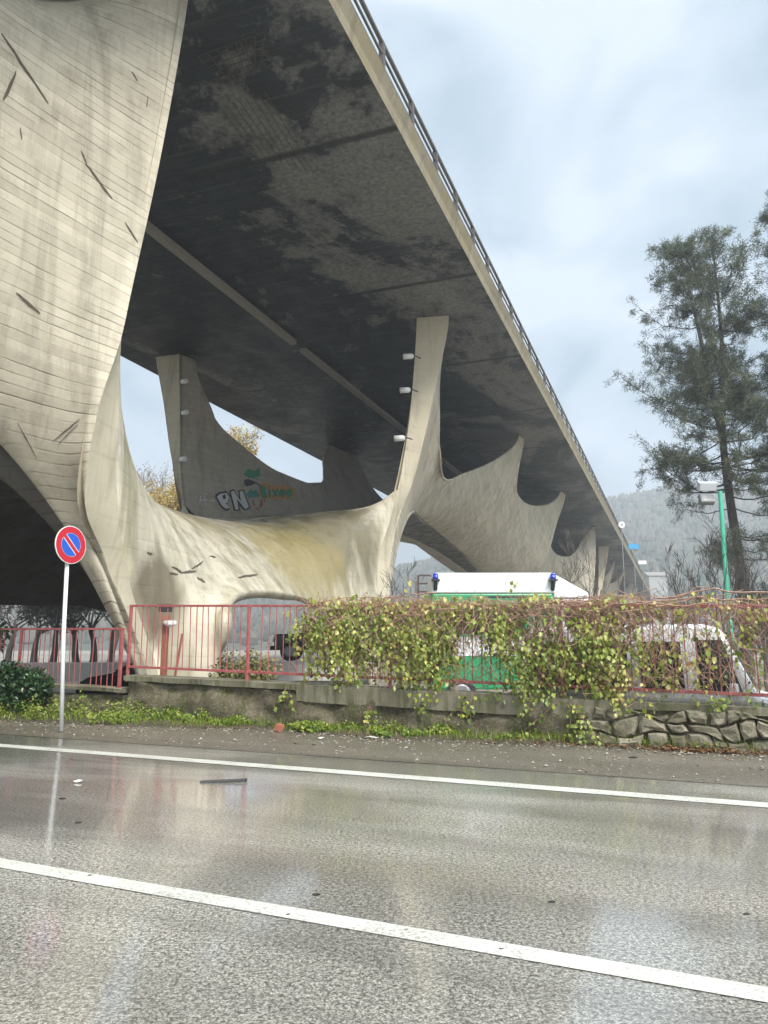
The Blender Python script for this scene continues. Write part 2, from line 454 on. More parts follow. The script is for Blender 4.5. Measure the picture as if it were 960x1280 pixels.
# ================================================================== THE VIADUCT
MIR = lambda pts: [(t, 2 * SC_AX - s, z) for t, s, z in pts]      # mirrored across the centre line
SH = lambda pts, k=1: [(t + PITCH_M * k, s, z) for t, s, z in pts]
def smooth_poly(pts, n, w=(1, 1, 1), tip=None):
    """resample a control polygon with a centripetal Catmull-Rom spline, evenly in weighted length"""
    P = np.array(pts, float)
    d = np.sqrt(np.linalg.norm(np.diff(P, axis=0), axis=1)) + 1e-6
    T = np.concatenate([[0], np.cumsum(d)])
    # monotone-ish cubic hermite
    m = np.zeros_like(P)
    sl = np.diff(P, axis=0) / d[:, None]
    m[0] = sl[0]; m[-1] = sl[-1]
    for i in range(1, len(P) - 1):
        a, b = sl[i - 1], sl[i]; h0, h1 = d[i - 1], d[i]
        mm = (a * h1 + b * h0) / (h0 + h1)
        mm = np.where(a * b <= 0, 0.25 * mm, mm)
        m[i] = mm
    tt = np.linspace(0, T[-1], 2000)
    k = np.clip(np.searchsorted(T, tt, 'right') - 1, 0, len(d) - 1)
    u = ((tt - T[k]) / d[k])[:, None]; h = d[k][:, None]
    q = (2*u**3 - 3*u**2 + 1) * P[k] + (u**3 - 2*u**2 + u) * h * m[k] + (-2*u**3 + 3*u**2) * P[k+1] + (u**3 - u**2) * h * m[k+1]
    L = np.concatenate([[0], np.cumsum(np.linalg.norm(np.diff(q, axis=0) * np.array(w), axis=1))])
    at_ = np.linspace(0, L[-1], n)
    return np.stack([np.interp(at_, L, q[:, i]) for i in range(3)], 1)
def coons(bot, top, left, right):
    """bot/top: (n,3) along u;  left/right: (m,3) from bot to top"""
    n, m = len(bot), len(left)
    u = np.linspace(0, 1, n)[:, None, None]; v = np.linspace(0, 1, m)[None, :, None]
    S = (1 - v) * bot[:, None] + v * top[:, None] + (1 - u) * left[None] + u * right[None]
    S -= (1-u)*(1-v)*bot[0] + u*(1-v)*bot[-1] + (1-u)*v*top[0] + u*v*top[-1]
    S[:, 0] = bot; S[:, -1] = top; S[0] = left; S[-1] = right
    return S
def relax(S, it, hold=None, keep=None):
    S = S.copy()
    for k in range(it):
        A = .25 * (S[:-2, 1:-1] + S[2:, 1:-1] + S[1:-1, :-2] + S[1:-1, 2:])
        S[1:-1, 1:-1] = A if keep is None else keep[1:-1, 1:-1] * S[1:-1, 1:-1] + (1 - keep[1:-1, 1:-1]) * A
    return S
def grid_mesh(name, S, flip=False):
    n, m = S.shape[:2]
    W = BPA(S).reshape(-1, 3)
    fs = []
    for i in range(n - 1):
        for j in range(m - 1):
            f = (i*m + j, (i+1)*m + j, (i+1)*m + j + 1, i*m + j + 1)
            fs.append(f[::-1] if flip else f)
    me = bpy.data.meshes.new(name); me.from_pydata([tuple(p) for p in W], [], fs)
    # UV in metres
    du = np.linalg.norm(np.diff(S, axis=0), axis=2).mean(axis=1); dv = np.linalg.norm(np.diff(S, axis=1), axis=2).mean(axis=0)
    uu = np.concatenate([[0], np.cumsum(du)]); vv = np.concatenate([[0], np.cumsum(dv)])
    uvl = me.uv_layers.new(name='UVMap')
    li = np.empty(len(me.loops), int); me.loops.foreach_get('vertex_index', li)
    uvs = np.stack([uu[li // m], vv[li % m]], 1)
    uvl.data.foreach_set('uv', uvs.ravel())
    me.polygons.foreach_set('use_smooth', [True] * len(fs)); me.update()
    return me
def shell_part(name, S, mat, parent, flip=False, thick=.24, shift=0, offset=-1, inner=None):
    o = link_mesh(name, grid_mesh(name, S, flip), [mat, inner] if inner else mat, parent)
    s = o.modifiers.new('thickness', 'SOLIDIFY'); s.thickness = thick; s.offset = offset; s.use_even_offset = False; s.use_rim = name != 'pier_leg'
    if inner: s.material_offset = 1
    # the sheet thins to nothing where it meets its neighbour, so the joint stays clean
    n, m = S.shape[:2]; g = o.vertex_groups.new(name='thickness')
    for i in range(n):
        g.add(list(range(i * m, i * m + m)), min(1.0, min(i, n - 1 - i) / 5), 'REPLACE')
    s.vertex_group = 'thickness'; s.thickness_vertex_group = 0
    return o
SOFFIT = 13.16
# ---- curves read off the form: (t along, s across, z up)
FOOT_A = (11.75, -8.52, -.5); FOOT_B = (22.4, -8.72, -.5)
A_OUT = [(9.45, -7.05, 13.5), (9.4, -7.1, 12.0), (9.16, -7.3, 8.9), (8.95, -7.52, 6.65), (8.8, -7.55, 5.73), (8.6, -7.71, 4.58), (8.75, -7.97, 3.29), (9.5, -8.24, 2.66), (10.2, -8.29, 1.77), (11.2, -8.45, .6), FOOT_A]
A_IN = [(9.6, -7.4, 13.5), (9.55, -7.7, 11), (9.45, -8.0, 8.5), (9.3, -8.0, 6.4), (9.22, -7.9, 5.2), (9.3, -7.94, 4.24), (9.6, -8.07, 3.29), (10.3, -8.28, 2.1), (11.36, -8.46, .7), FOOT_A]
A_ACROSS = [(9.3, -8.0, 6.4), (9.2, -8.3, 5.0), (9.0, -8.9, 4.25), (8.95, -9.8, 4.55), (8.9, -11, 4.85), (8.9, SC_AX, 5.0)]
B_OUT = [(25.55, -7.12, 13.5), (25.5, -7.15, 12.73), (25.3, -7.6, 10.43), (25.2, -7.95, 8.75), (25.0, -8.45, 6.72), (24.6, -8.78, 5.68), (24.0, -8.86, 4.31), (23.4, -8.8, 2.78), (22.8, -8.73, 1.2), FOOT_B]
B_IN = [(25.35, -8.28, 13.5), (25.3, -8.28, 12.98), (24.8, -8.41, 9.22), (24.2, -8.62, 6.66), (23.7, -8.76, 5.34), (23.2, -8.97, 4.02), (22.85, -8.86, 2.75), (22.5, -8.74, 1.0), FOOT_B]
B_ACROSS = [(24.2, -8.62, 6.66), (24.15, -8.95, 6.2), (24.2, -9.7, 5.95), (24.4, -11, 5.95), (24.6, SC_AX, 6.0)]
ARCH = [FOOT_A, (12.2, -7.95, -.3), (12.30, -7.86, 0.80), (12.20, -7.81, 1.27), (12.10, -7.74, 1.70), (12.50, -7.86, 2.03), (13.4, -8.14, 2.25), (15.2, -8.62, 2.43), (17, -8.95, 2.5), (18.6, -9.2, 2.45), (20.2, -9.2, 2.2), (21.5, -8.95, 1.4), FOOT_B]
TOP_R = [(25.55, -7.12, 13.5), (25.9, -7.3, 13.2), (26.6, -7.77, 11.58), (27.8, -8.18, 9.79), (29.4, -8.67, 8.5), (31.5, -9.08, 8.39), (35.2, -9.19, 9.48), (38.6, -8.77, 10.69), (40.8, -8.14, 11.81), (42.1, -7.8, 12.75), (42.5, -7.7, 13.5), (43.2, -7.6, 13.5), (43.5, -7.75, 12.9), (44.3, -8.25, 11.45), (45.6, -8.62, 10.67), (47.5, -8.8, 10.53), (51, -8.92, 10.74), (54.6, -8.7, 11.24), (57.6, -8.27, 11.98), (59.3, -7.9, 12.9), (59.8, -7.7, 13.5), (60.5, -7.6, 13.5), (60.9, -7.7, 12.9), (62, -8.3, 11.8), (63.8, -9.25, 10.65), (67, -9.8, 9.74), (70, -9.8, 9.52), (73, -9.2, 9.6), (75.2, -8.85, 10.2), (77.2, -8.6, 11.25), (78.1, -8.25, 12.2), (78.45, -7.6, 13.1), (78.65, -7.05, 13.5)]
SEAM_R = [FOOT_B, (22.95, -8.74, 1.3), (23.6, -8.87, 2.79), (24.3, -8.98, 4.35), (25.6, -9.13, 5.43), (28, -9.52, 6.43), (34, -10.96, 7.13), (39, -11.95, 7.44), (45, -12.33, 7.19), (52, -12.5, 6.45), (58, -12.4, 6.0), (65, -12.2, 6.2), (72.2, -11.9, 6.5), (76.2, -11.0, 5.9), (77.6, -10.4, 5.2), (78.03, -9.81, 4.49), (78.15, -8.9, 3.86), (78.55, -8.41, 2.9), (79.1, -8.2, 1.82), (80.1, -8.42, .6), tuple(np.array(FOOT_A) + (PITCH_M, 0, 0))]
LB_OUT = [(25.15, -19.75, 13.5), (25.1, -19.64, 13.01), (25, -19.09, 11.11), (24.9, -18.59, 9.09), (24.8, -18.14, 7.72), (24.6, -17.62, 6.37), (24.0, -17.25, 4.9)] + MIR([(23.2, -8.97, 4.02), (22.85, -8.86, 2.75), (22.5, -8.74, 1.0), FOOT_B])
LB_CREASE = [(25.25, -18.62, 13.5), (25.2, -18.57, 13.07), (25.1, -18.31, 10.44), (25, -18.07, 7.92), (24.8, -17.64, 6.34), (24.3, -17.2, 4.9)] + MIR([(24.0, -8.86, 4.31), (23.4, -8.8, 2.78), (22.8, -8.73, 1.2), FOOT_B])
TOP_L = [(25.25, -18.62, 13.5), (25.9, -18.33, 13.2), (25.95, -18.0, 11.8), (26.9, -17.6, 10.5), (27.9, -17.2, 9.9), (30.8, -16.8, 9.23), (35, -16.6, 9.44), (37.2, -17.5, 10.7), (39.4, -18.6, 12.2), (40.4, -18.8, 13.0), (40.8, -18.85, 13.5), (43.2, -18.5, 13.5)] + MIR(TOP_R[12:])
B_ACR_L = MIR(B_ACROSS); B_ACR_L[0] = (24.1, -17.3, 5.2)

viaduct = empty('viaduct', (0, 0, 0))
tag(viaduct, 'concrete viaduct on a flowing thin shell of arches and fingers', 'bridge')
# ---- pier vault
nT, nW = 56, 72
arch_r = smooth_poly(ARCH, nT); arch_l = smooth_poly(MIR(ARCH), nT)
def across(inn, acr, inn_l=None, acr_l=None):
    k = next(i for i, p in enumerate(inn) if abs(p[2] - acr[0][2]) < .02)
    up = smooth_poly(inn[k:][::-1] + acr[1:], nW // 2)
    lo = smooth_poly(MIR(inn[k:][::-1] + acr[1:]), nW // 2)[::-1]
    return np.concatenate([up, lo])
endA, endB = across(A_IN, A_ACROSS), across(B_IN, B_ACROSS)
D = coons(arch_r, arch_l, endA, endB)
D = relax(D, 900)
u = np.linspace(0, 1, nT)[:, None]; v = np.linspace(-1, 1, nW)[None]
bump = np.clip(1 - (np.abs(v) / .97) ** 2.2, 0, 1) ** .8 * np.clip(np.minimum(u, 1 - u) * 5.0, 0, 1)
ztar = np.interp(D[:, nW // 2, 0], [9, 13, 16.5, 20, 23, 25], [4.95, 4.85, 4.78, 5.0, 5.45, 6.0])
D[..., 2] += bump * (ztar - D[:, nW // 2, 2])[:, None]
D = relax(D, 12)
# ---- arch between piers
nL = 220; nV = 44
def wall(top, seam, left, right):
    tp = smooth_poly(top, nL, (1, .6, .35)); sm = smooth_poly(seam, nL, (1, .8, .5))
    l = smooth_poly(left, nV, (1, 1, 1))[::-1]; r = smooth_poly(right, nV)[::-1]
    S = relax(coons(sm, tp, l, r), 260)
    # the rib is a bowl: full below, hollow towards its edges
    tt = sm[:, 0]; wu = np.clip((tt - 27) / 9, 0, 1) * np.clip((76 - tt) / 12, 0, 1); wu = wu * wu * (3 - 2 * wu)
    vv = np.linspace(0, 1, nV); b = np.sin(math.pi * vv ** .85) ** 1.0
    A = (wu[:, None] * b[None]) * (tp[:, 2] - sm[:, 2])[:, None] * .16
    S[..., 1] += A * .75 * (1 if tp[0, 1] > SC_AX else -1); S[..., 2] -= A * .9
    return S
wall_r = wall(TOP_R, SEAM_R, B_OUT, SH(A_OUT))
wall_l = wall(TOP_L, MIR(SEAM_R), LB_CREASE, SH(MIR(A_OUT)))
seam_pts = smooth_poly(SEAM_R, nL, (1, .8, .5)); seam_l = smooth_poly(MIR(SEAM_R), nL, (1, .8, .5))
vv_ = np.linspace(0, 1, nW)[None, :, None]
floor = seam_pts[:, None] * (1 - vv_) + seam_l[:, None] * vv_
for k in range(14):                                   # ease the ends into the vault
    w_ = max(0, 1 - k / 14) ** 2
    floor[k] = floor[k] * (1 - w_) + endB * w_
    floor[-1 - k] = floor[-1 - k] * (1 - w_) + (endA + np.array([PITCH_M, 0, 0])) * w_
floor[:, 0] = seam_pts; floor[:, -1] = seam_l
floor[0] = endB; floor[-1] = endA + np.array([PITCH_M, 0, 0])
floor = relax(floor, 300)
def leg(out, inn, n=60):
    a = smooth_poly(out, n); b = smooth_poly(inn, n)
    w = np.linspace(0, 1, 9)[None, :, None]
    return a[:, None] * (1 - w) + b[:, None] * w
legs = [leg(A_OUT, A_IN), leg(B_OUT, B_IN), leg(MIR(A_OUT), MIR(A_IN)), leg(LB_CREASE, LB_OUT)]
PARTS = []
def first_module():
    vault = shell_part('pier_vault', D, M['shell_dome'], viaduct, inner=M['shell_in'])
    for k, lg in enumerate(legs):
        shell_part('pier_leg', lg, M['shell_leg'], vault, flip=(k != 0), thick=.14)
    wr = shell_part('arch_wall', wall_r, M['shell'], viaduct, flip=False, thick=.09)
    wl = shell_part('arch_wall', wall_l, M['shell_grey'], viaduct, flip=False, thick=.16, offset=-1)
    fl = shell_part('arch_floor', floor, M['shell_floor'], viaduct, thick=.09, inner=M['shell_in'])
    return [vault, wr, wl, fl]
mod = first_module()
dU = Vector(U) * PITCH_M * KS
for k in (-1, 1, 2):
    for o in mod:
        if k == -1 and o is mod[0]: continue
        c = copy_tree(o, viaduct); c.location = dU * k
WALL_R, WALL_L, VAULT = wall_r, wall_l, D

# ---- deck
def soffit_mat():
    q = NT('soot dark soffit concrete')
    al = q.map(q.obj, rot=(0, 0, AZ))                    # y runs along the viaduct
    sx = q.n('ShaderNodeSeparateXYZ'); q.put(sx.inputs[0], al)
    big = q.noise(q.map(al, (1, .45, 1), loc=(0, 3.0, 0)), .17, 8, .66, 1.0); mid = q.noise(al, .9, 7, .7, .3); fine = q.noise(al, 7, 5, .7)
    streak = q.noise(q.map(al, (.25, 5, 1)), 1.2, 5, .7)
    # pale patches grow more frequent towards the outer wing
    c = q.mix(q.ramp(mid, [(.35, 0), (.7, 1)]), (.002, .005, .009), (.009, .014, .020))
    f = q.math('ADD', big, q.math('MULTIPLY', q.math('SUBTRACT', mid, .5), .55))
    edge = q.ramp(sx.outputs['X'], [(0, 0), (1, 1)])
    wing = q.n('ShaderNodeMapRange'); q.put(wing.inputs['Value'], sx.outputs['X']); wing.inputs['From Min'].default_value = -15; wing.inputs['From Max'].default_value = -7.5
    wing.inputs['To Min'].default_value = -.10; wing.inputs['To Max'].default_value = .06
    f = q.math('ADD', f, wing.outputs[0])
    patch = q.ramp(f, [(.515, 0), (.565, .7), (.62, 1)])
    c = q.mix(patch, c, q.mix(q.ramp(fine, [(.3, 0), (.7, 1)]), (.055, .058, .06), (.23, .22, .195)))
    st = q.math('MULTIPLY', q.ramp(streak, [(.52, 0), (.66, 1)]), .55)
    c = q.mix(q.math('MULTIPLY', st, .6), c, (.10, .10, .095))
    c = q.mix(q.math('MULTIPLY', q.ramp(fine, [(.62, 0), (.7, 1)]), .35), c, (.16, .15, .13))
    # board lines across and panel joints
    fr = q.math('FRACT', q.math('DIVIDE', sx.outputs['Y'], 8.65)); j = q.math('MINIMUM', fr, q.math('SUBTRACT', 1, fr))
    c = q.mix(q.math('MULTIPLY', q.ramp(j, [(.008, 1), (.02, 0)]), .9), c, (.004, .005, .006))
    fr2 = q.math('FRACT', q.math('DIVIDE', sx.outputs['Y'], .22)); j2 = q.math('MINIMUM', fr2, q.math('SUBTRACT', 1, fr2))
    ln = q.math('MULTIPLY', q.ramp(j2, [(.05, 1), (.14, 0)]), q.ramp(q.noise(q.map(al, (.6, .3, 1)), .8, 4), [(.5, 0), (.6, .22)]))
    c = q.mix(ln, c, (.02, .02, .02))
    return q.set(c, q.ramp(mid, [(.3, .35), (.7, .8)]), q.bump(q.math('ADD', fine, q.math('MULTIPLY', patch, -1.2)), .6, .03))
M['soffit'] = soffit_mat()
M['fascia'] = concrete('fascia concrete', (.30, .255, .17), (.11, .09, .055), .3, .5, moss=.5, boardamt=.4, moss_col=(.2, .15, .05))
SR, SL = -5.40, -20.97
T0, T1 = -40, 262
def strip(name, prof, mats, parent, t0=T0, t1=T1, step=8, closed=True):
    """prism along the viaduct with profile [(s,z)]; mats per edge"""
    mb = MB(); n = max(1, int((t1 - t0) / step)); k = len(prof)
    ts = np.linspace(t0, t1, n + 1)
    vs = [BP(t, s, z) for t in ts for s, z in prof]
    base = len(mb.v); mb.v.extend(vs)
    for i in range(n):
        for e in range(k if closed else k - 1):
            e2 = (e + 1) % k
            mb.f.append((i*k + e, i*k + e2, (i+1)*k + e2, (i+1)*k + e)); mb.m.append(0 if not isinstance(mats[1], list) else mats[1][e]); mb.c.append(None); mb.sm.append(False)
    for i in (0, n): mb.f.append(tuple(i*k + e for e in range(k))); mb.m.append(0); mb.c.append(None); mb.sm.append(False)
    return mb.build(name, mats[0], parent)
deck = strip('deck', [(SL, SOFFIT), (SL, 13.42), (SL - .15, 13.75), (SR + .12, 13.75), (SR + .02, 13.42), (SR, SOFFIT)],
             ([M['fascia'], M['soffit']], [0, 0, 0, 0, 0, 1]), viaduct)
# a conduit under the soffit, with a gap where a length is missing
M['conduit'] = simple('grey conduit', (.22, .20, .17), .6)
for a, b in ((8, 25.6), (26.4, 42), (42.3, 60)):
    strip('conduit', [(-13.62, 12.98), (-13.62, SOFFIT - .003), (-13.36, SOFFIT - .003), (-13.36, 12.98)], ([M['conduit']], 0), viaduct, a, b)
# ---- railing on the right edge
M['rail_metal'] = simple('weathered rail steel', (.07, .06, .052), .55, .3)
M['parapet'] = simple('pale kerb of the deck edge', (.42, .40, .36), .8, .2)
strip('edge_kerb', [(SR - .35, 13.752), (SR - .35, 13.95), (SR + .02, 13.95), (SR + .02, 13.752)], ([M['parapet']], 0), viaduct, step=8)
railing = strip('railing', [(SR - .17, 14.86), (SR - .17, 14.94), (SR - .09, 14.94), (SR - .09, 14.86)], ([M['rail_metal']], 0), viaduct, step=20)
for z in (14.3, 14.58):
    strip('rail', [(SR - .15, z - .025), (SR - .15, z + .025), (SR - .10, z + .025), (SR - .10, z - .025)], ([M['rail_metal']], 0), railing, step=40)
pm = MB(); pm.box((0, 0, .5), (.13, .16, 1.25), rz=-AZ)
post = pm.build('rail_post', M['rail_metal'], railing)
post.location = BP(4, SR - .13, 13.9)
for k in range(1, 74):
    c = post.copy(); C.objects.link(c); c.parent = railing; c.location = BP(4 + 2.1 * k, SR - .13, 13.9)
# the far edge's parapet
strip('far_railing', [(SL + .02, 13.752), (SL + .02, 14.7), (SL + .2, 14.7), (SL + .2, 13.752)], ([M['parapet']], 0), viaduct, step=20)
# ---- floodlights clamped to the fingers
M['white_metal'] = simple('white enamel', (.72, .71, .68), .4, .05)
M['dark_metal'] = simple('dark metal', (.03, .03, .032), .5)
def floodlight(p, d):
    d = Vector(d).normalized(); p = Vector(p)
    mb = MB(); mb.smooth = True; mb.tube([p, p + d * .06, p + d * .42], [.06, .115, .12], 12)
    o = mb.build('floodlight', M['white_metal'], viaduct)
    m2 = MB(); m2.tube([p, p - d * .1 - Vector((0, 0, .0)), p - d * .2 + Vector(U) * .28], .025, 6); m2.build('bracket', M['dark_metal'], o)
for x, y, t, dx in ((232, 477, 24.95, 1), (233, 516, 24.85, 1), (231, 574, 24.75, 1), (511, 446, 24.6, -1), (507, 488, 24.5, -1), (500, 548, 24.2, -1)):
    d = ray(x, y); p = d * (KS * t / (d @ U)); p[2] += EYE
    floodlight(p - .2 * V * dx, V * dx * 1.0 - U * .55 + np.array([0, 0, -.12]))

# ---- paint and damage that follow the shell
def bvh_of(S):
    n, m = S.shape[:2]; W = BPA(S).reshape(-1, 3)
    fs = [(i*m + j, (i+1)*m + j, (i+1)*m + j + 1, i*m + j + 1) for i in range(n - 1) for j in range(m - 1)]
    return BVHTree.FromPolygons([Vector(p) for p in W], fs)
BV_L, BV_R, BV_D = bvh_of(wall_l), bvh_of(wall_r), bvh_of(D)
def bvh_of_module_back():
    return bvh_of(wall_r - np.array([PITCH_M, 0, 0]))
BV_A = bvh_of_module_back()
def onto(bv, x, y, lift=.03):
    d = Vector(ray(x, y)).normalized(); e = Vector((0, 0, EYE))
    h = bv.ray_cast(e, d)
    if h[0] is None: return None
    nrm = h[1] if h[1].dot(d) < 0 else -h[1]
    return h[0] + nrm * lift
def decal(name, bv, polys, mat, parent, lift=.03, thick=.012, step=3.0):
    """polygons drawn in photo positions, laid on the wall as a thin coat of paint"""
    bm = bmesh.new()
    for poly in polys:
        q = []
        for i in range(len(poly)):
            a, b = poly[i], poly[(i + 1) % len(poly)]
            n = max(1, int(math.dist(a, b) / step))
            for k in range(n): q.append((a[0] + (b[0] - a[0]) * k / n, a[1] + (b[1] - a[1]) * k / n))
        P = [onto(bv, x, y, lift) for x, y in q]
        if any(p is None for p in P): continue
        try: bm.faces.new([bm.verts.new(p) for p in P])
        except Exception: pass
    bmesh.ops.triangulate(bm, faces=bm.faces[:])
    me = bpy.data.meshes.new(name); bm.to_mesh(me); bm.free()
    o = link_mesh(name, me, mat, parent)
    s = o.modifiers.new('coat', 'SOLIDIFY'); s.thickness = thick; s.offset = 0
    return o
def stroke(pts, w):
    """a polyline as a polygon of width w (photo px)"""
    L = []; R = []
    for i, p in enumerate(pts):
        a = pts[max(0, i - 1)]; b = pts[min(len(pts) - 1, i + 1)]
        dx, dy = b[0] - a[0], b[1] - a[1]; l = math.hypot(dx, dy) or 1
        nx, ny = -dy / l * w / 2, dx / l * w / 2
        L.append((p[0] + nx, p[1] + ny)); R.append((p[0] - nx, p[1] - ny))
    return L + R[::-1]
gl = mod[2]
M['spray_black'] = simple('black spray paint', (.02, .02, .02), .5)
M['spray_silver'] = simple('silver spray paint', (.50, .50, .50), .4)
M['spray_green'] = simple('green spray paint', (.03, .22, .12), .5)
M['spray_orange'] = simple('orange spray paint', (.48, .22, .06), .5)
M['spray_teal'] = simple('teal spray paint', (.05, .22, .20), .5)
M['spray_red'] = simple('red spray paint', (.35, .08, .07), .5)
M['spray_white'] = simple('white spray paint', (.5, .49, .46), .5)
Z = lambda pts: [(180 + x / 4, 420 + y / 4) for x, y in pts]
Pb = [(352, 800), (372, 782), (410, 775), (428, 800), (420, 835), (404, 842), (428, 868), (412, 876), (384, 858)]
Nb = [(424, 776), (446, 766), (476, 812), (470, 772), (496, 770), (530, 862), (502, 874), (474, 846), (478, 874), (450, 876)]
decal('graffiti', BV_L, [Z(Pb), Z(Nb)], M['spray_black'], gl, .022)
def inset(p, k):
    cx = sum(a for a, b in p) / len(p); cy = sum(b for a, b in p) / len(p)
    return [(cx + (a - cx) * k, cy + (b - cy) * k) for a, b in p]
decal('graffiti', BV_L, [Z(inset(Pb, .8)), Z([(431, 781), (445, 775), (482, 830), (476, 778), (491, 776), (522, 858), (503, 867), (462, 815), (470, 868), (455, 870)])], M['spray_silver'], gl, .036)
decal('graffiti', BV_L, [Z([(388, 800), (402, 794), (406, 812), (396, 820)])], M['spray_black'], gl, .05)
GX = 575
decal('graffiti', BV_L, [Z(stroke(s, 24)) for s in ([(585, 745), (640, 760), (735, 765)], [(590, 800), (660, 806), (742, 800)], [(590, 750), (588, 800)], [(735, 762), (742, 800)])], M['spray_orange'], gl, .022)
gs = [[(578, 752), (600, 758), (598, 778), (586, 786), (612, 808)], [(582, 752), (594, 808)], [(622, 766), (628, 808)], [(620, 752), (622, 758)], [(640, 768), (668, 806)], [(668, 766), (642, 808)],
      [(684, 770), (676, 790), (690, 806), (704, 792), (698, 772), (684, 770)], [(734, 770), (714, 774), (718, 788), (736, 796), (716, 808)]]
decal('graffiti', BV_L, [Z(stroke(s, 9)) for s in gs], M['spray_green'], gl, .036)
decal('graffiti', BV_L, [Z([(496, 690), (520, 664), (552, 676), (575, 655), (580, 700), (545, 712), (520, 708)])], M['spray_green'], gl, .03)
decal('graffiti', BV_L, [Z(stroke(s, 7)) for s in ([(512, 796), (530, 772), (552, 780), (560, 804), (520, 806)], [(536, 780), (566, 798)], [(556, 770), (572, 806)])], M['spray_teal'], gl, .03)
decal('graffiti', BV_L, [Z(stroke(s, 4)) for s in ([(500, 722), (520, 718), (560, 735), (530, 748), (500, 742)], [(560, 735), (600, 765)], [(505, 735), (515, 752)])], M['spray_black'], gl, .03)
decal('graffiti', BV_L, [Z(stroke(s, 5)) for s in ([(540, 820), (552, 850)], [(585, 815), (592, 845), (575, 860)], [(600, 815), (606, 830)], [(556, 862), (575, 872)])], M['spray_red'], gl, .03)
decal('graffiti', BV_L, [Z(stroke(s, 5)) for s in ([(282, 800), (276, 838)], [(300, 800), (306, 850)], [(280, 824), (316, 818)], [(322, 826), (350, 824)], [(340, 812), (348, 838)], [(296, 790), (312, 792)])], M['spray_white'], gl, .03)
# gouges where the cover has come off the bars
M['gouge'] = simple('rust stained gouge', (.085, .066, .046), .9, .6, 12)
rngd = random.Random(3)
def gouge(a, b, w):
    n = 7; pts = [(a[0] + (b[0] - a[0]) * k / n + rngd.uniform(-1, 1) * w * .25, a[1] + (b[1] - a[1]) * k / n + rngd.uniform(-1, 1) * w * .25) for k in range(n + 1)]
    L = []; R = []
    for k, p in enumerate(pts):
        ww = w * (.25 + math.sin(math.pi * (k + .3) / (n + .6)) * rngd.uniform(.5, 1.2)); dx, dy = b[0] - a[0], b[1] - a[1]; l = math.hypot(dx, dy)
        L.append((p[0] - dy / l * ww / 2, p[1] + dx / l * ww / 2)); R.append((p[0] + dy / l * ww / 2, p[1] - dx / l * ww / 2))
    return L + R[::-1]
ga = [c for c in viaduct.children if c.name.startswith('arch_wall')]
for g_ in ((2, 42, 60, 130, 5), (4, 126, 20, 90, 8), (101, 188, 108, 205, 3), (107, 205, 140, 249, 5), (156, 278, 172, 303, 3), (20, 366, 50, 392, 7), (25, 160, 27, 175, 3),
           (66, 552, 100, 524, 2.5), (72, 556, 98, 530, 2), (22, 528, 46, 572, 2.5), (165, 90, 172, 102, 2.5), (185, 120, 183, 135, 2)):
    decal('gouge', BV_A, [gouge(g_[:2], g_[2:4], g_[4] * .45)], M['gouge'], viaduct, .012, .006)
for x, y, dx, dy, w in ((183, 690, 8, 3, 2), (215, 708, 12, 8, 2.2), (225, 716, 20, -2, 2.2), (240, 711, 14, -9, 2), (212, 716, 10, 2, 2), (262, 695, 8, 2, 1.5), (298, 722, 24, -4, 2.5), (246, 722, 10, 6, 2), (325, 650, 10, 2, 1.5)):
    decal('gouge', BV_D, [gouge((x, y), (x + dx, y + dy), w)], M['gouge'], mod[0], .012, .006)
# bare bars in the soffit
bars = MB()
def sof(x, y):
    d = ray(x, y); k = ((SOFFIT - EYE) * KS - .02) / d[2]; p = d * k; p[2] += EYE; return p
for k in range(8): bars.tube([sof(247 + k * 12, 70 - k * 4), sof(283 + k * 6, 108 - k * 3)], .012, 4)
for k in range(6): bars.tube([sof(247 + k * 6, 70 + k * 7), sof(330 + k * 2, 40 + k * 8)], .012, 4)
for k in range(8): bars.tube([sof(275 + k * 8, 135 - k * 3), sof(322 + k * 10, 195 + k * 3)], .012, 4)
bars.build('exposed_bars', M['gouge'], viaduct)
# ================================================================== WALL, FENCE, SIGN
def wall_top_z(x): return .64 - .026 * x
def wall_mat():
    q = NT('mossy roadside wall')
    sx = q.n('ShaderNodeSeparateXYZ'); q.put(sx.inputs[0], q.obj)
    big = q.noise(q.obj, 1.1, 6, .65, .4); mid = q.noise(q.obj, 4, 6, .7); fine = q.noise(q.obj, 30, 5, .75)
    drip = q.noise(q.map(q.obj, (3, 3, .5)), 2.2, 5, .65)
    vor = q.n('ShaderNodeTexVoronoi'); q.put(vor.inputs['Vector'], q.obj); vor.inputs['Scale'].default_value = 22
    c = q.mix(q.ramp(big, [(.38, 0), (.62, 1)]), (.215, .18, .115), (.085, .065, .038))
    c = q.mix(q.math('MULTIPLY', q.ramp(mid, [(.46, 0), (.62, 1)]), .65), c, (.075, .062, .035))
    c = q.mix(q.math('MULTIPLY', q.ramp(drip, [(.47, 0), (.6, 1)]), .8), c, (.075, .085, .018))
    c = q.mix(q.math('MULTIPLY', q.ramp(vor.outputs['Distance'], [(.15, 1), (.5, 0)]), .3), c, (.36, .33, .25))
    c = q.mix(q.math('MULTIPLY', q.ramp(fine, [(.5, 0), (.68, 1)]), .5), c, (.05, .042, .028))
    h = q.math('ADD', q.math('MULTIPLY', mid, 1.2), q.math('MULTIPLY', fine, .5))
    return q.set(c, .85, q.bump(h, .9, .05))
M['wall'] = wall_mat()
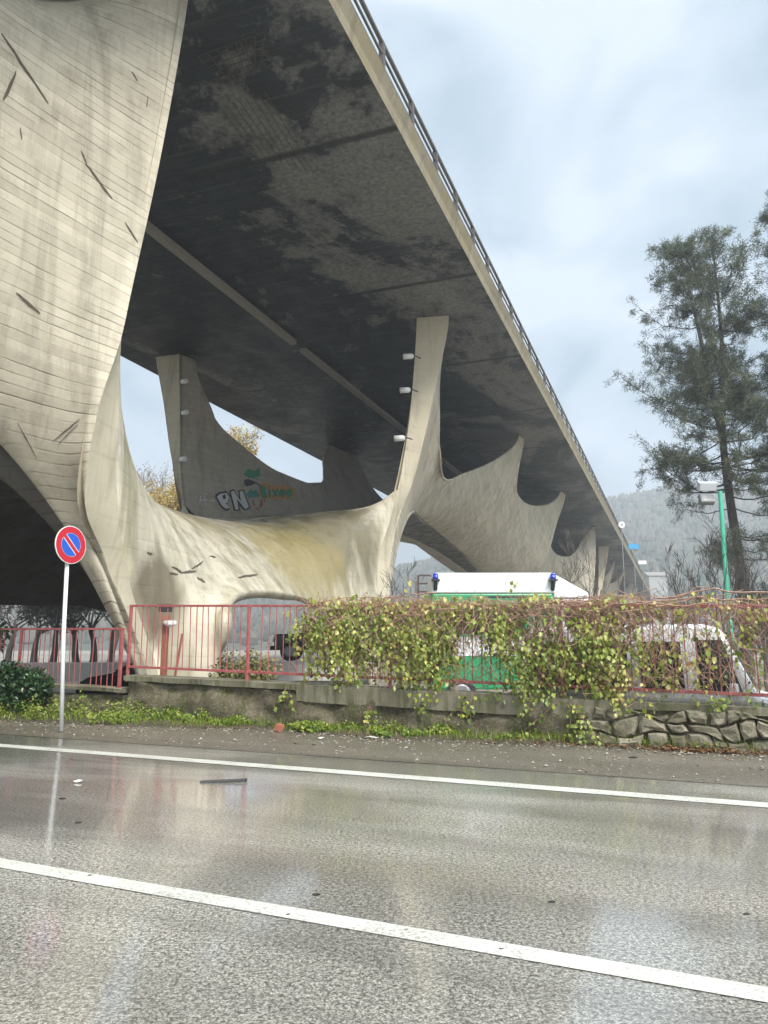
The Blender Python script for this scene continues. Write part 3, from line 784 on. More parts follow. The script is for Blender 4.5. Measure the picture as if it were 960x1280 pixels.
def cope_mat():
    q = NT('weathered coping concrete')
    big = q.noise(q.obj, 1.4, 6, .65); fine = q.noise(q.obj, 26, 5, .7); drip = q.noise(q.map(q.obj, (4, 4, .4)), 1.8, 5, .65)
    c = q.mix(q.ramp(big, [(.36, 0), (.64, 1)]), (.28, .255, .185), (.15, .13, .085))
    c = q.mix(q.math('MULTIPLY', q.ramp(drip, [(.46, 0), (.62, 1)]), .8), c, (.075, .08, .022))
    c = q.mix(q.math('MULTIPLY', q.ramp(fine, [(.52, 0), (.7, 1)]), .4), c, (.07, .06, .04))
    return q.set(c, .8, q.bump(fine, .5, .01))
M['cope'] = cope_mat()
def rough_wall(name, x0, x1, z0, zt, o0, o1, mat, parent, seed, amp=.09, nz=14, step=.06):
    """a wall with a broken, uneven face towards the road"""
    rng = np.random.default_rng(seed); n = int((x1 - x0) / step)
    from mathutils import noise as mn
    vs = []; fs = []
    for i in range(n + 1):
        x = x0 + (x1 - x0) * i / n; top = zt(x)
        for j in range(nz + 1):
            z = z0 + (top - z0) * j / nz
            d = mn.fractal(Vector((x * 1.7, z * 2.3, seed)), .8, 2.1, 4) * amp + (1 - j / nz) * -.06
            p = FP(x, o0 + d); vs.append((p[0], p[1], z))
        p = FP(x, o1); vs.append((p[0], p[1], top)); vs.append((p[0], p[1], z0))
    w = nz + 3
    for i in range(n):
        for j in range(w - 1): fs.append((i*w + j, (i+1)*w + j, (i+1)*w + j + 1, i*w + j + 1))
    for i in (0, n): fs.append(tuple(i*w + j for j in range(w)))
    me = bpy.data.meshes.new(name); me.from_pydata(vs, [], fs); me.polygons.foreach_set('use_smooth', [True] * len(fs)); me.update()
    return link_mesh(name, me, mat, parent)
rw = rough_wall('retaining_wall', -4.35, 14, -.1, lambda x: wall_top_z(x) - .10 - .02 * math.sin(3 * x), 0, .26, M['wall'], None, 3)
tag(rw, 'mossy roadside retaining wall of rough concrete carrying the tall fence', 'wall')
def prism_along(name, x0, x1, prof, mat, parent, step=.25, jit=0.0, seed=1):
    rng = random.Random(seed); n = max(1, int((x1 - x0) / step)); k = len(prof); vs = []; fs = []
    for i in range(n + 1):
        x = x0 + (x1 - x0) * i / n
        for o, dz in prof:
            p = FP(x, o + rng.uniform(-jit, jit)); vs.append((p[0], p[1], wall_top_z(x) + dz + rng.uniform(-jit, jit)))
    for i in range(n):
        for e in range(k): fs.append((i*k + e, (i+1)*k + e, (i+1)*k + (e+1) % k, i*k + (e+1) % k))
    fs.append(tuple(range(k))[::-1]); fs.append(tuple(n*k + e for e in range(k)))
    me = bpy.data.meshes.new(name); me.from_pydata(vs, [], fs); me.update()
    return link_mesh(name, me, mat, parent)
prism_along('coping', -4.4, -1.3, [(-.05, -.10), (-.06, -.01), (.3, 0), (.3, -.10)], M['cope'], rw, jit=.008)
prism_along('coping', -1.3, 3.1, [(-.05, -.26), (-.055, -.015), (.3, 0), (.3, -.1), (.2, -.26)], M['cope'], rw, jit=.007, seed=2)
prism_along('coping', 3.1, 14, [(-.04, -.10), (-.05, -.01), (.3, 0), (.3, -.10)], M['cope'], rw, jit=.01, seed=4)
# rubble stones set in the right end of the wall
def stone_mat():
    q = NT('rubble stone')
    a = q.n('ShaderNodeAttribute', attribute_name='tint'); f = q.noise(q.obj, 9, 6, .7); g = q.noise(q.obj, 40, 4, .7)
    c = q.ramp(a.outputs['Fac'], [(0, (.17, .145, .095)), (.5, (.28, .245, .175)), (1, (.38, .33, .24))])
    c = q.mix(q.math('MULTIPLY', q.ramp(f, [(.45, 0), (.65, 1)]), .6), c, (.10, .09, .055))
    ms = q.noise(q.obj, 3.2, 5, .7)
    c = q.mix(q.math('MULTIPLY', q.ramp(ms, [(.48, 0), (.62, 1)]), .75), c, (.075, .085, .022))
    c = q.mix(q.math('MULTIPLY', q.ramp(g, [(.5, 0), (.68, 1)]), .4), c, (.05, .045, .035))
    return q.set(c, .8, q.bump(q.math('ADD', f, g), .7, .02))
def rubble():
    rng = random.Random(11); mb = MB(); mb.smooth = False
    # courses of fitted stones: shared, jittered corners, then a joint cut round each
    rowz = [-.02, .17, .33, .44]
    lines = []
    def edge(r): return lambda x: rowz[r] + (0 if r == 0 else .045 * math.sin(x * 5.1 + r * 2.2) + .03 * math.sin(x * 11.7 + r))
    for r in range(3):
        x = 2.42 + rng.uniform(-.1, .12); lo, hi = edge(r), edge(r + 1)
        xs = []
        while x < 7.2: xs.append((x + rng.uniform(-.05, .05), x + rng.uniform(-.05, .05))); x += rng.uniform(.16, .40) * (1, .85, .7)[r]
        for (a0, a1), (b0, b1) in zip(xs, xs[1:]):
            q = [(a0, lo(a0)), ((a0 + b0) / 2, lo((a0 + b0) / 2)), (b0, lo(b0)), ((b0 + b1) / 2 + rng.uniform(-.02, .03), (lo(b0) + hi(b1)) / 2), (b1, hi(b1)), ((a1 + b1) / 2, hi((a1 + b1) / 2)), (a1, hi(a1)), ((a0 + a1) / 2 + rng.uniform(-.03, .02), (lo(a0) + hi(a1)) / 2)]
            cx = sum(p[0] for p in q) / 8; cz = sum(p[1] for p in q) / 8; n = 8
            # knock some corners off
            q = [(cx + (p[0] - cx) * f, cz + (p[1] - cz) * f) for p in q for f in [rng.uniform(.80, .95) if q.index(p) % 2 == 0 else rng.uniform(.88, .95)]]
            mb.col = rng.random(); v = []; f = []; dep = rng.uniform(-.03, .02)
            for (a, bz), d in [(p, .05) for p in q] + [((cx + (p[0] - cx) * .95, cz + (p[1] - cz) * .95), -.06 + dep) for p in q] + [((cx + (p[0] - cx) * .72, cz + (p[1] - cz) * .72), -.085 + dep + rng.uniform(-.02, .018)) for p in q]:
                P = FP(a, d - .01); v.append((P[0], P[1], bz))
            for k in range(n):
                k2 = (k + 1) % n; f += [(k, k2, n + k2, n + k), (n + k, n + k2, 2*n + k2, 2*n + k)]
            f.append(tuple(2*n + k for k in range(n)))
            mb.add(v, f)
    o = mb.build('rubble_facing', stone_mat(), rw, smooth=False)
    b = o.modifiers.new('bevel', 'BEVEL'); b.width = .014; b.segments = 2
rubble()
lw = rough_wall('low_wall', -18, -4.36, -.1, lambda x: .42 + .004 * x, .02, .30, M['wall'], None, 8)
tag(lw, 'low rough wall under the shorter fence at the left', 'wall')
prism_along('coping', -18, -4.42, [(-.04, -.30), (-.05, -.24), (.32, -.23), (.32, -.30)], M['cope'], lw, jit=.008, seed=7)

# ---- fences
def red_mat():
    q = NT('faded red fence paint')
    f = q.noise(q.obj, 7, 5, .7); g = q.noise(q.obj, 60, 3, .7)
    c = q.mix(q.ramp(f, [(.35, 0), (.65, 1)]), (.33, .055, .058), (.40, .14, .13))
    c = q.mix(q.math('MULTIPLY', q.ramp(g, [(.58, 0), (.68, 1)]), .6), c, (.16, .075, .045))
    return q.set(c, .5)
M['red'] = red_mat()
FROT = math.atan(FM)
def rail_piece(name, x0, x1, z0, z1, hw, hh, off, parent):
    a, b = FP(x0, off, z0), FP(x1, off, z1); mb = MB()
    L = np.linalg.norm(b - a); mid = (a + b) / 2
    mb.box((0, 0, 0), (L, hw * 2, hh * 2))
    o = mb.build(name, M['red'], parent, bevel=.004)
    o.location = mid; o.rotation_euler = (0, -math.atan2(b[2] - a[2], math.hypot(b[0] - a[0], b[1] - a[1])), FROT)
    return o
def fence(name, x0, x1, zb, zt, off, gap, post_x, label, seed, missing=0.02, spread=1.0):
    rng = random.Random(seed)
    root = empty(name, tuple(FP((x0 + x1) / 2, off, 0))); inv = Matrix.Translation(-Vector(root.location))
    tag(root, label, 'fence')
    def par(o): o.location = Vector(o.location) - Vector(root.location); return o
    par(rail_piece('top_rail', x0, x1, zt(x0), zt(x1), .02, .018, off, root))
    par(rail_piece('bottom_rail', x0, x1, zb(x0), zb(x1), .02, .02, off, root))
    for px in post_x:
        mb = MB(); mb.box((0, 0, 0), (.045, .045, zt(px) - zb(px) + .28), rz=FROT)
        o = mb.build('post', M['red'], root, bevel=.004); P = FP(px, off, (zt(px) + zb(px)) / 2 - .12); o.location = Vector(P) - Vector(root.location)
    mb = MB(); x = x0 + .03
    while x < x1:
        if rng.random() > missing:
            lean = rng.gauss(0, .012); d = rng.gauss(0, .004)
            a, b = FP(x, off + d, zb(x) - .02), FP(x + lean, off - d, zt(x) + .005)
            mb.tube([a, b], .0085, 5)
        x += gap * rng.uniform(.9, 1.1)
    o = mb.build('pickets', M['red'], root); o.location = -Vector(root.location)
    return root
zb = lambda x: wall_top_z(x) + .13
fence('picket_fence', -4.46, 4.6, zb, lambda x: zb(x) + 1.04, .08, .118, (-4.44, -2.2, 0.05, 2.3, 4.55), 'tall faded red metal picket fence on the roadside wall', 4)
fence('picket_fence', 4.66, 13.5, zb, lambda x: zb(x) + 1.04, .08, .118, (7, 9.2, 11.5, 13.4), 'continuation of the red picket fence at the far right edge', 6)
fence('picket_fence', -14, -4.6, lambda x: .50, lambda x: 1.53 - .01 * (x + 4.6), .12, .118, (-13.9, -11.5, -9.2, -6.9, -4.63), 'shorter red picket fence on the low wall at the left', 5)

# ---- no parking sign
def sign():
    base = at(79, 882, 11.45); root = empty('no_parking_sign', (base[0], base[1], .12)); tag(root, 'round blue and red no parking sign on a white pole', 'road sign')
    X, Y = base[0], base[1]
    M['sign_white'] = simple('white sign paint', (.72, .72, .70), .45, .05)
    mb = MB(); mb.smooth = True
    mb.tube([(0, 0, -.1), (-.07, 0, 1.3), (-.105, 0, 2.86)], .03, 12); mb.build('pole', M['sign_white'], root)
    q = NT('sign face red'); q.set((.46, .009, .02), .35); red = q.m
    q = NT('sign face blue'); q.set((.008, .085, .46), .35); blue = q.m
    ax = Vector((.90, -.44, .02)).normalized()                   # the face is turned away from the road's edge
    c = Vector((-.10, 0, 2.60)) + ax * .05
    mb = MB(); mb.smooth = False
    mb.disc(c, ax, .285, .285, .015, 48); pl = mb.build('sign_plate', M['sign_white'], root)
    def ring(r0, r1, z, mat, name):
        m = MB(); a = ax.cross(Vector((0, 0, 1))).normalized(); b = ax.cross(a); n = 56; vs = []
        for zz in (z, z + .003):
            for r in (r0, r1):
                for k in range(n):
                    t = 2 * math.pi * k / n; vs.append(c + ax * zz + (a * math.cos(t) + b * math.sin(t)) * r)
        fs = []
        for k in range(n):
            k2 = (k + 1) % n
            fs += [(2*n + k, 2*n + k2, 3*n + k2, 3*n + k), (n + k, n + k2, 3*n + k2, 3*n + k), (k, k2, 2*n + k2, 2*n + k)]
        m.add(vs, fs); return m.build(name, mat, pl)
    ring(.18, .274, .016, red, 'red_ring')
    m = MB(); m.disc(c + ax * .016, ax, .173, .173, .003, 48); m.build('blue_field', blue, pl)
    a = ax.cross(Vector((0, 0, 1))).normalized(); b = a.cross(ax)   # a: towards the viewer's right, b: up
    if a.x < 0: a = -a
    if b.z < 0: b = -b
    def band(wd, z, mat, name, L=.19):
        d = (a * .707 - b * .707); w = (a * .707 + b * .707); m = MB()
        vs = [c + ax * zz + d * sx * L + w * sy * wd for zz in (z, z + .003) for sx, sy in ((-1, -1), (1, -1), (1, 1), (-1, 1))]
        m.add(vs, [(0, 1, 2, 3), (4, 5, 6, 7), (0, 1, 5, 4), (1, 2, 6, 5), (2, 3, 7, 6), (3, 0, 4, 7)]); return m.build(name, mat, pl)
    band(.040, .0195, M['sign_white'], 'slash_edge', .174); band(.029, .023, red, 'slash', .19)
    m = MB(); m.box((-.10, 0, 2.60), (.07, .07, .06), rz=.46); m.build('clamp', M['dark_metal'], root)
sign()

# ---- post with a lantern and a bowl lamp behind the fence corner
def lamp_post():
    p = FP(-4.1, .55); root = empty('lantern_post', (p[0], p[1], -.25)); tag(root, 'rusty red post with black lantern and white bowl behind the fence corner', 'lamp post')
    M['rust'] = simple('rusty red steel', (.30, .10, .06), .6, .35, 9)
    mb = MB(); mb.box((0, 0, 1.0), (.10, .10, 2.05)); mb.build('post', M['rust'], root, bevel=.006)
    mb = MB(); mb.box((-.02, 0, 2.13), (.20, .16, .10)); mb.box((-.02, 0, 2.2), (.25, .20, .03)); mb.build('lantern', M['dark_metal'], root, bevel=.008)
    mb = MB(); mb.smooth = True; mb.disc((.10, -.1, 1.82), (0, 0, 1), .06, .13, .07, 20); mb.disc((.10, -.1, 1.891), (0, 0, 1), .13, .10, .03, 20); mb.build('bowl', M['white_metal'], root)
    mb = MB(); mb.tube([(.12, 0, .3), (.30, 0, 1.7)], .022, 6); mb.build('brace', M['rust'], root)
lamp_post()

# ---- litter on the road
def litter():
    M['black_plastic'] = simple('black plastic strip', (.03, .028, .026), .5)
    p = at(278, 978, 7.9); p[2] = 0
    d = ray(278, 978); k = -EYE / d[2]; p = d * k; p[2] = 0
    mb = MB(); L = .20
    mb.add([(-L, -.03, 0), (L, .0, 0), (L + .02, .035, 0), (-L, .045, 0), (-L, -.02, .012), (L, .006, .03), (L + .02, .03, .03), (-L, .035, .012)], [(3, 2, 1, 0), (4, 5, 6, 7), (0, 1, 5, 4), (1, 2, 6, 5), (2, 3, 7, 6), (3, 0, 4, 7)])
    o = mb.build('broken_strip', M['black_plastic'], None, bevel=.004); o.location = (p[0], p[1], .001); o.rotation_euler = (0, 0, .05)
    tag(o, 'dark broken strip of plastic lying on the far lane', 'debris')
    M['clod'] = simple('dark wet clod', (.03, .025, .02), .7, .4)
    rng = random.Random(9)
    for x, y, r, lab in ((112, 1095, .016, 'dark clod lying on the centre line at the left'), (360, 1144, .015, 'small dark clod on the middle of the centre line'), (626, 1187, .013, 'flat dark leaf scrap on the centre line at the right'), (690, 1128, .02, 'dark scrap on the far lane above the wet patch'), (395, 1119, .022, 'dark smear of clod beside the centre line in the lane'), (933, 1143, .016, 'dark clod at the right edge of the lane'),
                         (78, 999, .03, 'dark twig left of the plastic strip on the far lane'), (98, 1029, .025, 'dark twig nearer the centre line at the left'), (790, 948, .05, 'dark twig on the gravelly shoulder')):
        d = ray(x, y); k = -EYE / d[2]; p = d * k
        bm = bmesh.new(); bmesh.ops.create_icosphere(bm, subdivisions=2, radius=r * .6)
        for v in bm.verts: v.co *= rng.uniform(.7, 1.25); v.co.z *= .35; v.co.x *= 1.7
        me = bpy.data.meshes.new('clod'); bm.to_mesh(me); bm.free()
        o = link_mesh('clod', me, M['clod'], None, (p[0], p[1], r * .2)); tag(o, lab, 'debris', 'dark scraps lying on the road')
    M['brick'] = simple('orange brick', (.42, .17, .10), .8, .25, 20)
    P = at(349, 911, 10.9)
    bm = bmesh.new(); bmesh.ops.create_cube(bm, size=1)
    for v in bm.verts: v.co = Vector((v.co.x * .13, v.co.y * .10, v.co.z * .12)) * rng.uniform(.8, 1.15)
    bmesh.ops.bevel(bm, geom=bm.edges[:], offset=.018, segments=2, affect='EDGES')
    me = bpy.data.meshes.new('brick'); bm.to_mesh(me); bm.free()
    d = ray(349, 915); k = (.0 - EYE) / d[2]; p = d * k
    o = link_mesh('brick', me, M['brick'], None, (p[0], p[1], .06)); o.rotation_euler = (.3, .2, .6); tag(o, 'broken orange brick lying in the verge at the foot of the wall', 'brick')
    M['paper'] = simple('wet white litter', (.6, .58, .53), .5)
    for x, y, s, lab in ((464, 921, .10, 'scrap of white paper litter below the wall on the shoulder'), (402, 922, .06, 'pale plastic litter in the weeds near the brick'), (764, 929, .05, 'white litter at the foot of the rubble stones'), (98, 974, .05, 'pale leaf lying on the far lane at the left')):
        d = ray(x, y); k = (.03 - EYE) / d[2]; p = d * k; mb = MB()
        n = 7; ring = [(math.cos(2*math.pi*k/n) * s * rng.uniform(.6, 1.1), math.sin(2*math.pi*k/n) * s * .6 * rng.uniform(.6, 1.1), rng.uniform(0, .02)) for k in range(n)]
        mb.add(ring + [(0, 0, .02)], [(k, (k+1) % n, n) for k in range(n)])
        o = mb.build('litter', M['paper'], None); o.location = (p[0], p[1], .008 if y > 960 else .02)
        so = o.modifiers.new('t', 'SOLIDIFY'); so.thickness = .004
        tag(o, lab, 'litter')
litter()
# ================================================================== PLANTS
def leaf_quads(P, D, Nn, L, W, fold=.25):
    """batches of pointed leaves: P base points, D directions, Nn approx normals; arrays (k,3); returns verts, faces"""
    k = len(P)
    D = D / (np.linalg.norm(D, axis=1, keepdims=True) + 1e-9)
    S = np.cross(D, Nn); S /= (np.linalg.norm(S, axis=1, keepdims=True) + 1e-9)
    Nn = np.cross(S, D)
    L = np.asarray(L).reshape(-1, 1); W = np.asarray(W).reshape(-1, 1)
    a = P; b = P + D * L * .45 + S * W * .5 + Nn * W * fold; c = P + D * L - Nn * L * .08; d = P + D * L * .45 - S * W * .5 + Nn * W * fold
    m = P + D * L * .5
    V = np.stack([a, b, c, d, m], 1).reshape(-1, 3)
    i = np.arange(k)[:, None] * 5
    F = np.concatenate([i + np.array([[0, 1, 4]]), i + np.array([[1, 2, 4]]), i + np.array([[2, 3, 4]]), i + np.array([[3, 0, 4]])], 1).reshape(-1, 3)
    return V, F
def leaves_mesh(name, P, D, Nn, L, W, tint, mat, parent=None, fold=.25):
    V, F = leaf_quads(P, D, Nn, L, W, fold)
    me = bpy.data.meshes.new(name)
    me.vertices.add(len(V)); me.vertices.foreach_set('co', V.astype(np.float32).ravel())
    me.loops.add(len(F) * 3); me.loops.foreach_set('vertex_index', F.astype(np.int32).ravel())
    me.polygons.add(len(F)); me.polygons.foreach_set('loop_start', np.arange(0, len(F) * 3, 3, dtype=np.int32))
    me.update(calc_edges=True)
    a = me.attributes.new('tint', 'FLOAT', 'FACE'); a.data.foreach_set('value', np.repeat(np.asarray(tint, np.float32), 4))
    me.validate()
    return link_mesh(name, me, mat, parent)
def rdirs(rng, k): 
    d = rng.normal(size=(k, 3)); return d / np.linalg.norm(d, axis=1, keepdims=True)
M['vine_leaf'] = leafmat('vine leaves', [(0, (.085, .13, .02)), (.3, (.20, .27, .035)), (.6, (.42, .43, .09)), (.85, (.56, .48, .17)), (1, (.34, .17, .08))], .4, .3)
M['vine_stem'] = simple('reddish vine stems', (.36, .215, .15), .7, .4, 14)
M['weed_leaf'] = leafmat('bright weeds', [(0, (.05, .09, .012)), (.45, (.14, .22, .022)), (.8, (.30, .36, .05)), (1, (.46, .40, .12))], .45, .3)
M['ivy_leaf'] = leafmat('dark ivy', [(0, (.012, .035, .012)), (.6, (.035, .085, .03)), (.92, (.07, .14, .045)), (1, (.2, .22, .06))], .3, .2)
M['dead_leaf'] = leafmat('fallen leaves', [(0, (.09, .045, .02)), (.5, (.20, .085, .035)), (1, (.30, .17, .07))], .6, .1)
M['shrub_leaf'] = leafmat('olive shrub leaves', [(0, (.06, .07, .02)), (.5, (.16, .16, .05)), (1, (.32, .28, .10))], .5, .3)
fence_z = lambda x: wall_top_z(x) + 1.17
# ---- the climber along the fence
def climber():
    rng = np.random.default_rng(21)
    root = empty('climbing_plant', tuple(FP(2, .05, .6))); tag(root, 'climbing vine with yellow green leaves and reddish stems smothering the fence', 'climber')
    off = -Vector(root.location)
    dens_x = np.array([-1.3, -.9, -.3, .8, 1.8, 2.6, 3.2, 3.7, 4.3, 4.9, 13]); dens_s = np.array([.15, .7, .9, .9, 1, 1, .85, .45, .5, .8, 1.0]); dens_l = np.array([.3, 1.0, 1.0, 1.0, .9, .62, .3, .13, .17, .2, .3])
    def pick(k, dens):
        out = []
        while len(out) < k:
            x = rng.uniform(-1.25, 8.5); 
            if rng.random() < np.interp(x, dens_x, dens): out.append(x)
        return np.array(out)
    mb = MB(); tips = []
    xs = pick(4700, dens_s)
    for x in xs:
        # a shoot that wanders up, or hangs from the top rail
        hang = rng.random() < .55
        z0 = wall_top_z(x); top = fence_z(x)
        z = top + rng.uniform(-.05, .16) if hang else z0 + rng.uniform(-.05, .7)
        o = rng.normal(.06, .08); dx = rng.normal(0, .45); dz = (-1 if hang else 1) * rng.uniform(.5, 1); do = rng.normal(0, .12)
        n = rng.integers(5, 11); st = .10; pts = []; xx, zz, oo = x, z, o
        for i in range(n):
            pts.append(tuple(FP(xx, oo, zz)))
            dx += rng.normal(0, .28); dz += rng.normal(0, .25) - (.12 if zz > top + .1 else 0); do += rng.normal(0, .15) - oo * .5
            l = math.sqrt(dx*dx + dz*dz + do*do) + .2
            xx += dx / l * st; zz += dz / l * st; oo += do / l * st
            if zz < z0 - .05: dz = abs(dz)
            tips.append((xx, oo, zz))
        r = rng.uniform(.002, .0042)
        mb.tube(pts, [r] * (len(pts) - 1) + [r * .5], 3, cap=False)
    # thick woody runners along the top
    for k in range(26):
        x = rng.uniform(-1.2, 6); zz = fence_z(x) + rng.uniform(-.12, .1); oo = rng.normal(.08, .06); pts = []
        for i in range(14):
            pts.append(tuple(FP(x, oo, zz))); x += .13; zz += rng.normal(-.003, .035); oo += rng.normal(0, .03)
        mb.tube(pts, rng.uniform(.005, .011), 4, cap=False)
    o = mb.build('stems', M['vine_stem'], root); o.location = off
    # leaves hang in streams below the shoots, thick in some places and missing in others
    from mathutils import noise as mn
    P = []; tint = []
    T = np.array(tips); pickT = T[rng.choice(len(T), 3900)]
    for c in pickT:
        gap = mn.fractal(Vector((c[0] * 1.5, c[2] * 1.1, 4.7)), .8, 2, 3)
        if rng.random() > np.interp(c[0], dens_x, dens_l) * np.clip(.72 + gap * 1.5, 0, 1.3): continue
        g = rng.normal(.36 + .22 * gap, .15); n = rng.integers(4, 13); x, o, z = c
        for k in range(n):
            x += rng.normal(0, .022); o += rng.normal(-.004, .018); z -= rng.uniform(.015, .05)
            if z < wall_top_z(x) - .1: break
            P.append(FP(x + rng.normal(0, .03), o + rng.normal(0, .03), z)); tint.append(np.clip(g + rng.normal(0, .13), 0, 1))
    # a denser crest over the top rail
    for x in pick(1900, np.maximum(dens_l, .5)):
        q = (x, rng.normal(.08, .10), fence_z(x) + rng.normal(.0, .07) + .11 * mn.fractal(Vector((x * 2.2, 1, 2)), .8, 2, 3))
        P.append(FP(*q)); tint.append(np.clip(rng.normal(.62, .2), 0, 1))
    P = np.array(P); k = len(P)
    D = rdirs(rng, k) * .6 + np.array([0, 0, -.8]); Nn = rdirs(rng, k) * .6 + np.array([.2, -1, .5])
    L = rng.uniform(.025, .09, k) ** 1.0
    o = leaves_mesh('leaves', P, D, Nn, L, L * rng.uniform(.6, .9, k), tint, M['vine_leaf'], root); o.location = off
climber()
def hanging(x, z0, z1, n, seed, label, spread=.12, mat='vine_leaf', tint0=.35):
    rng = np.random.default_rng(seed); root = empty('hanging_plant', tuple(FP(x, -.1, z0))); tag(root, label, 'plant')
    off = -Vector(root.location); mb = MB(); P = []; tint = []
    for s in range(max(3, n // 16)):
        xx = x + rng.normal(0, spread * .7); oo = -.09; zz = z1; pts = []; dx = rng.normal(0, .02)
        while zz > z0 + rng.uniform(0, .12):
            pts.append(tuple(FP(xx, oo, zz))); zz -= .06; xx += dx + rng.normal(0, .012); oo += rng.normal(-.003, .012)
            for q in range(rng.integers(1, 4)):
                P.append(FP(xx + rng.normal(0, .03), oo + rng.normal(-.01, .02), zz)); tint.append(np.clip(rng.normal(tint0, .2), 0, 1))
        if len(pts) > 1: mb.tube(pts, .003, 3, cap=False)
    o = mb.build('stems', M['vine_stem'], root); o.location = off
    P = np.array(P); k = len(P); L = rng.uniform(.04, .085, k)
    o = leaves_mesh('leaves', P, rdirs(rng, k) * .6 + np.array([0, -.2, -.7]), rdirs(rng, k) * .5 + np.array([.1, -1, .5]), L, L * .75, tint, M[mat], root); o.location = off
hanging(2.42, .0, .55, 120, 31, 'leafy vine trailing down the wall left of the rubble stones', .07)
hanging(1.72, .38, 1.15, 90, 32, 'green vine spilling over the coping below the ambulance', .09)
hanging(3.05, .42, .95, 70, 33, 'pale vine shoots drooping over the rubble stones', .10, tint0=.6)
hanging(-1.45, .25, .62, 30, 34, 'small fern like plant sprouting from the wall near the brick', .05)
hanging(1.25, .1, .62, 60, 36, 'vine trailing over the coping left of the leafy vine', .16, tint0=.3)
hanging(.55, .3, .64, 34, 37, 'short sprig of vine hanging over the coping below the ambulance back', .1, tint0=.4)
hanging(3.75, .45, .68, 40, 38, 'mossy green tuft on the coping under the van', .16, tint0=.2)
hanging(-.1, .0, .38, 46, 35, 'leafy weed climbing the wall beside white litter', .09)
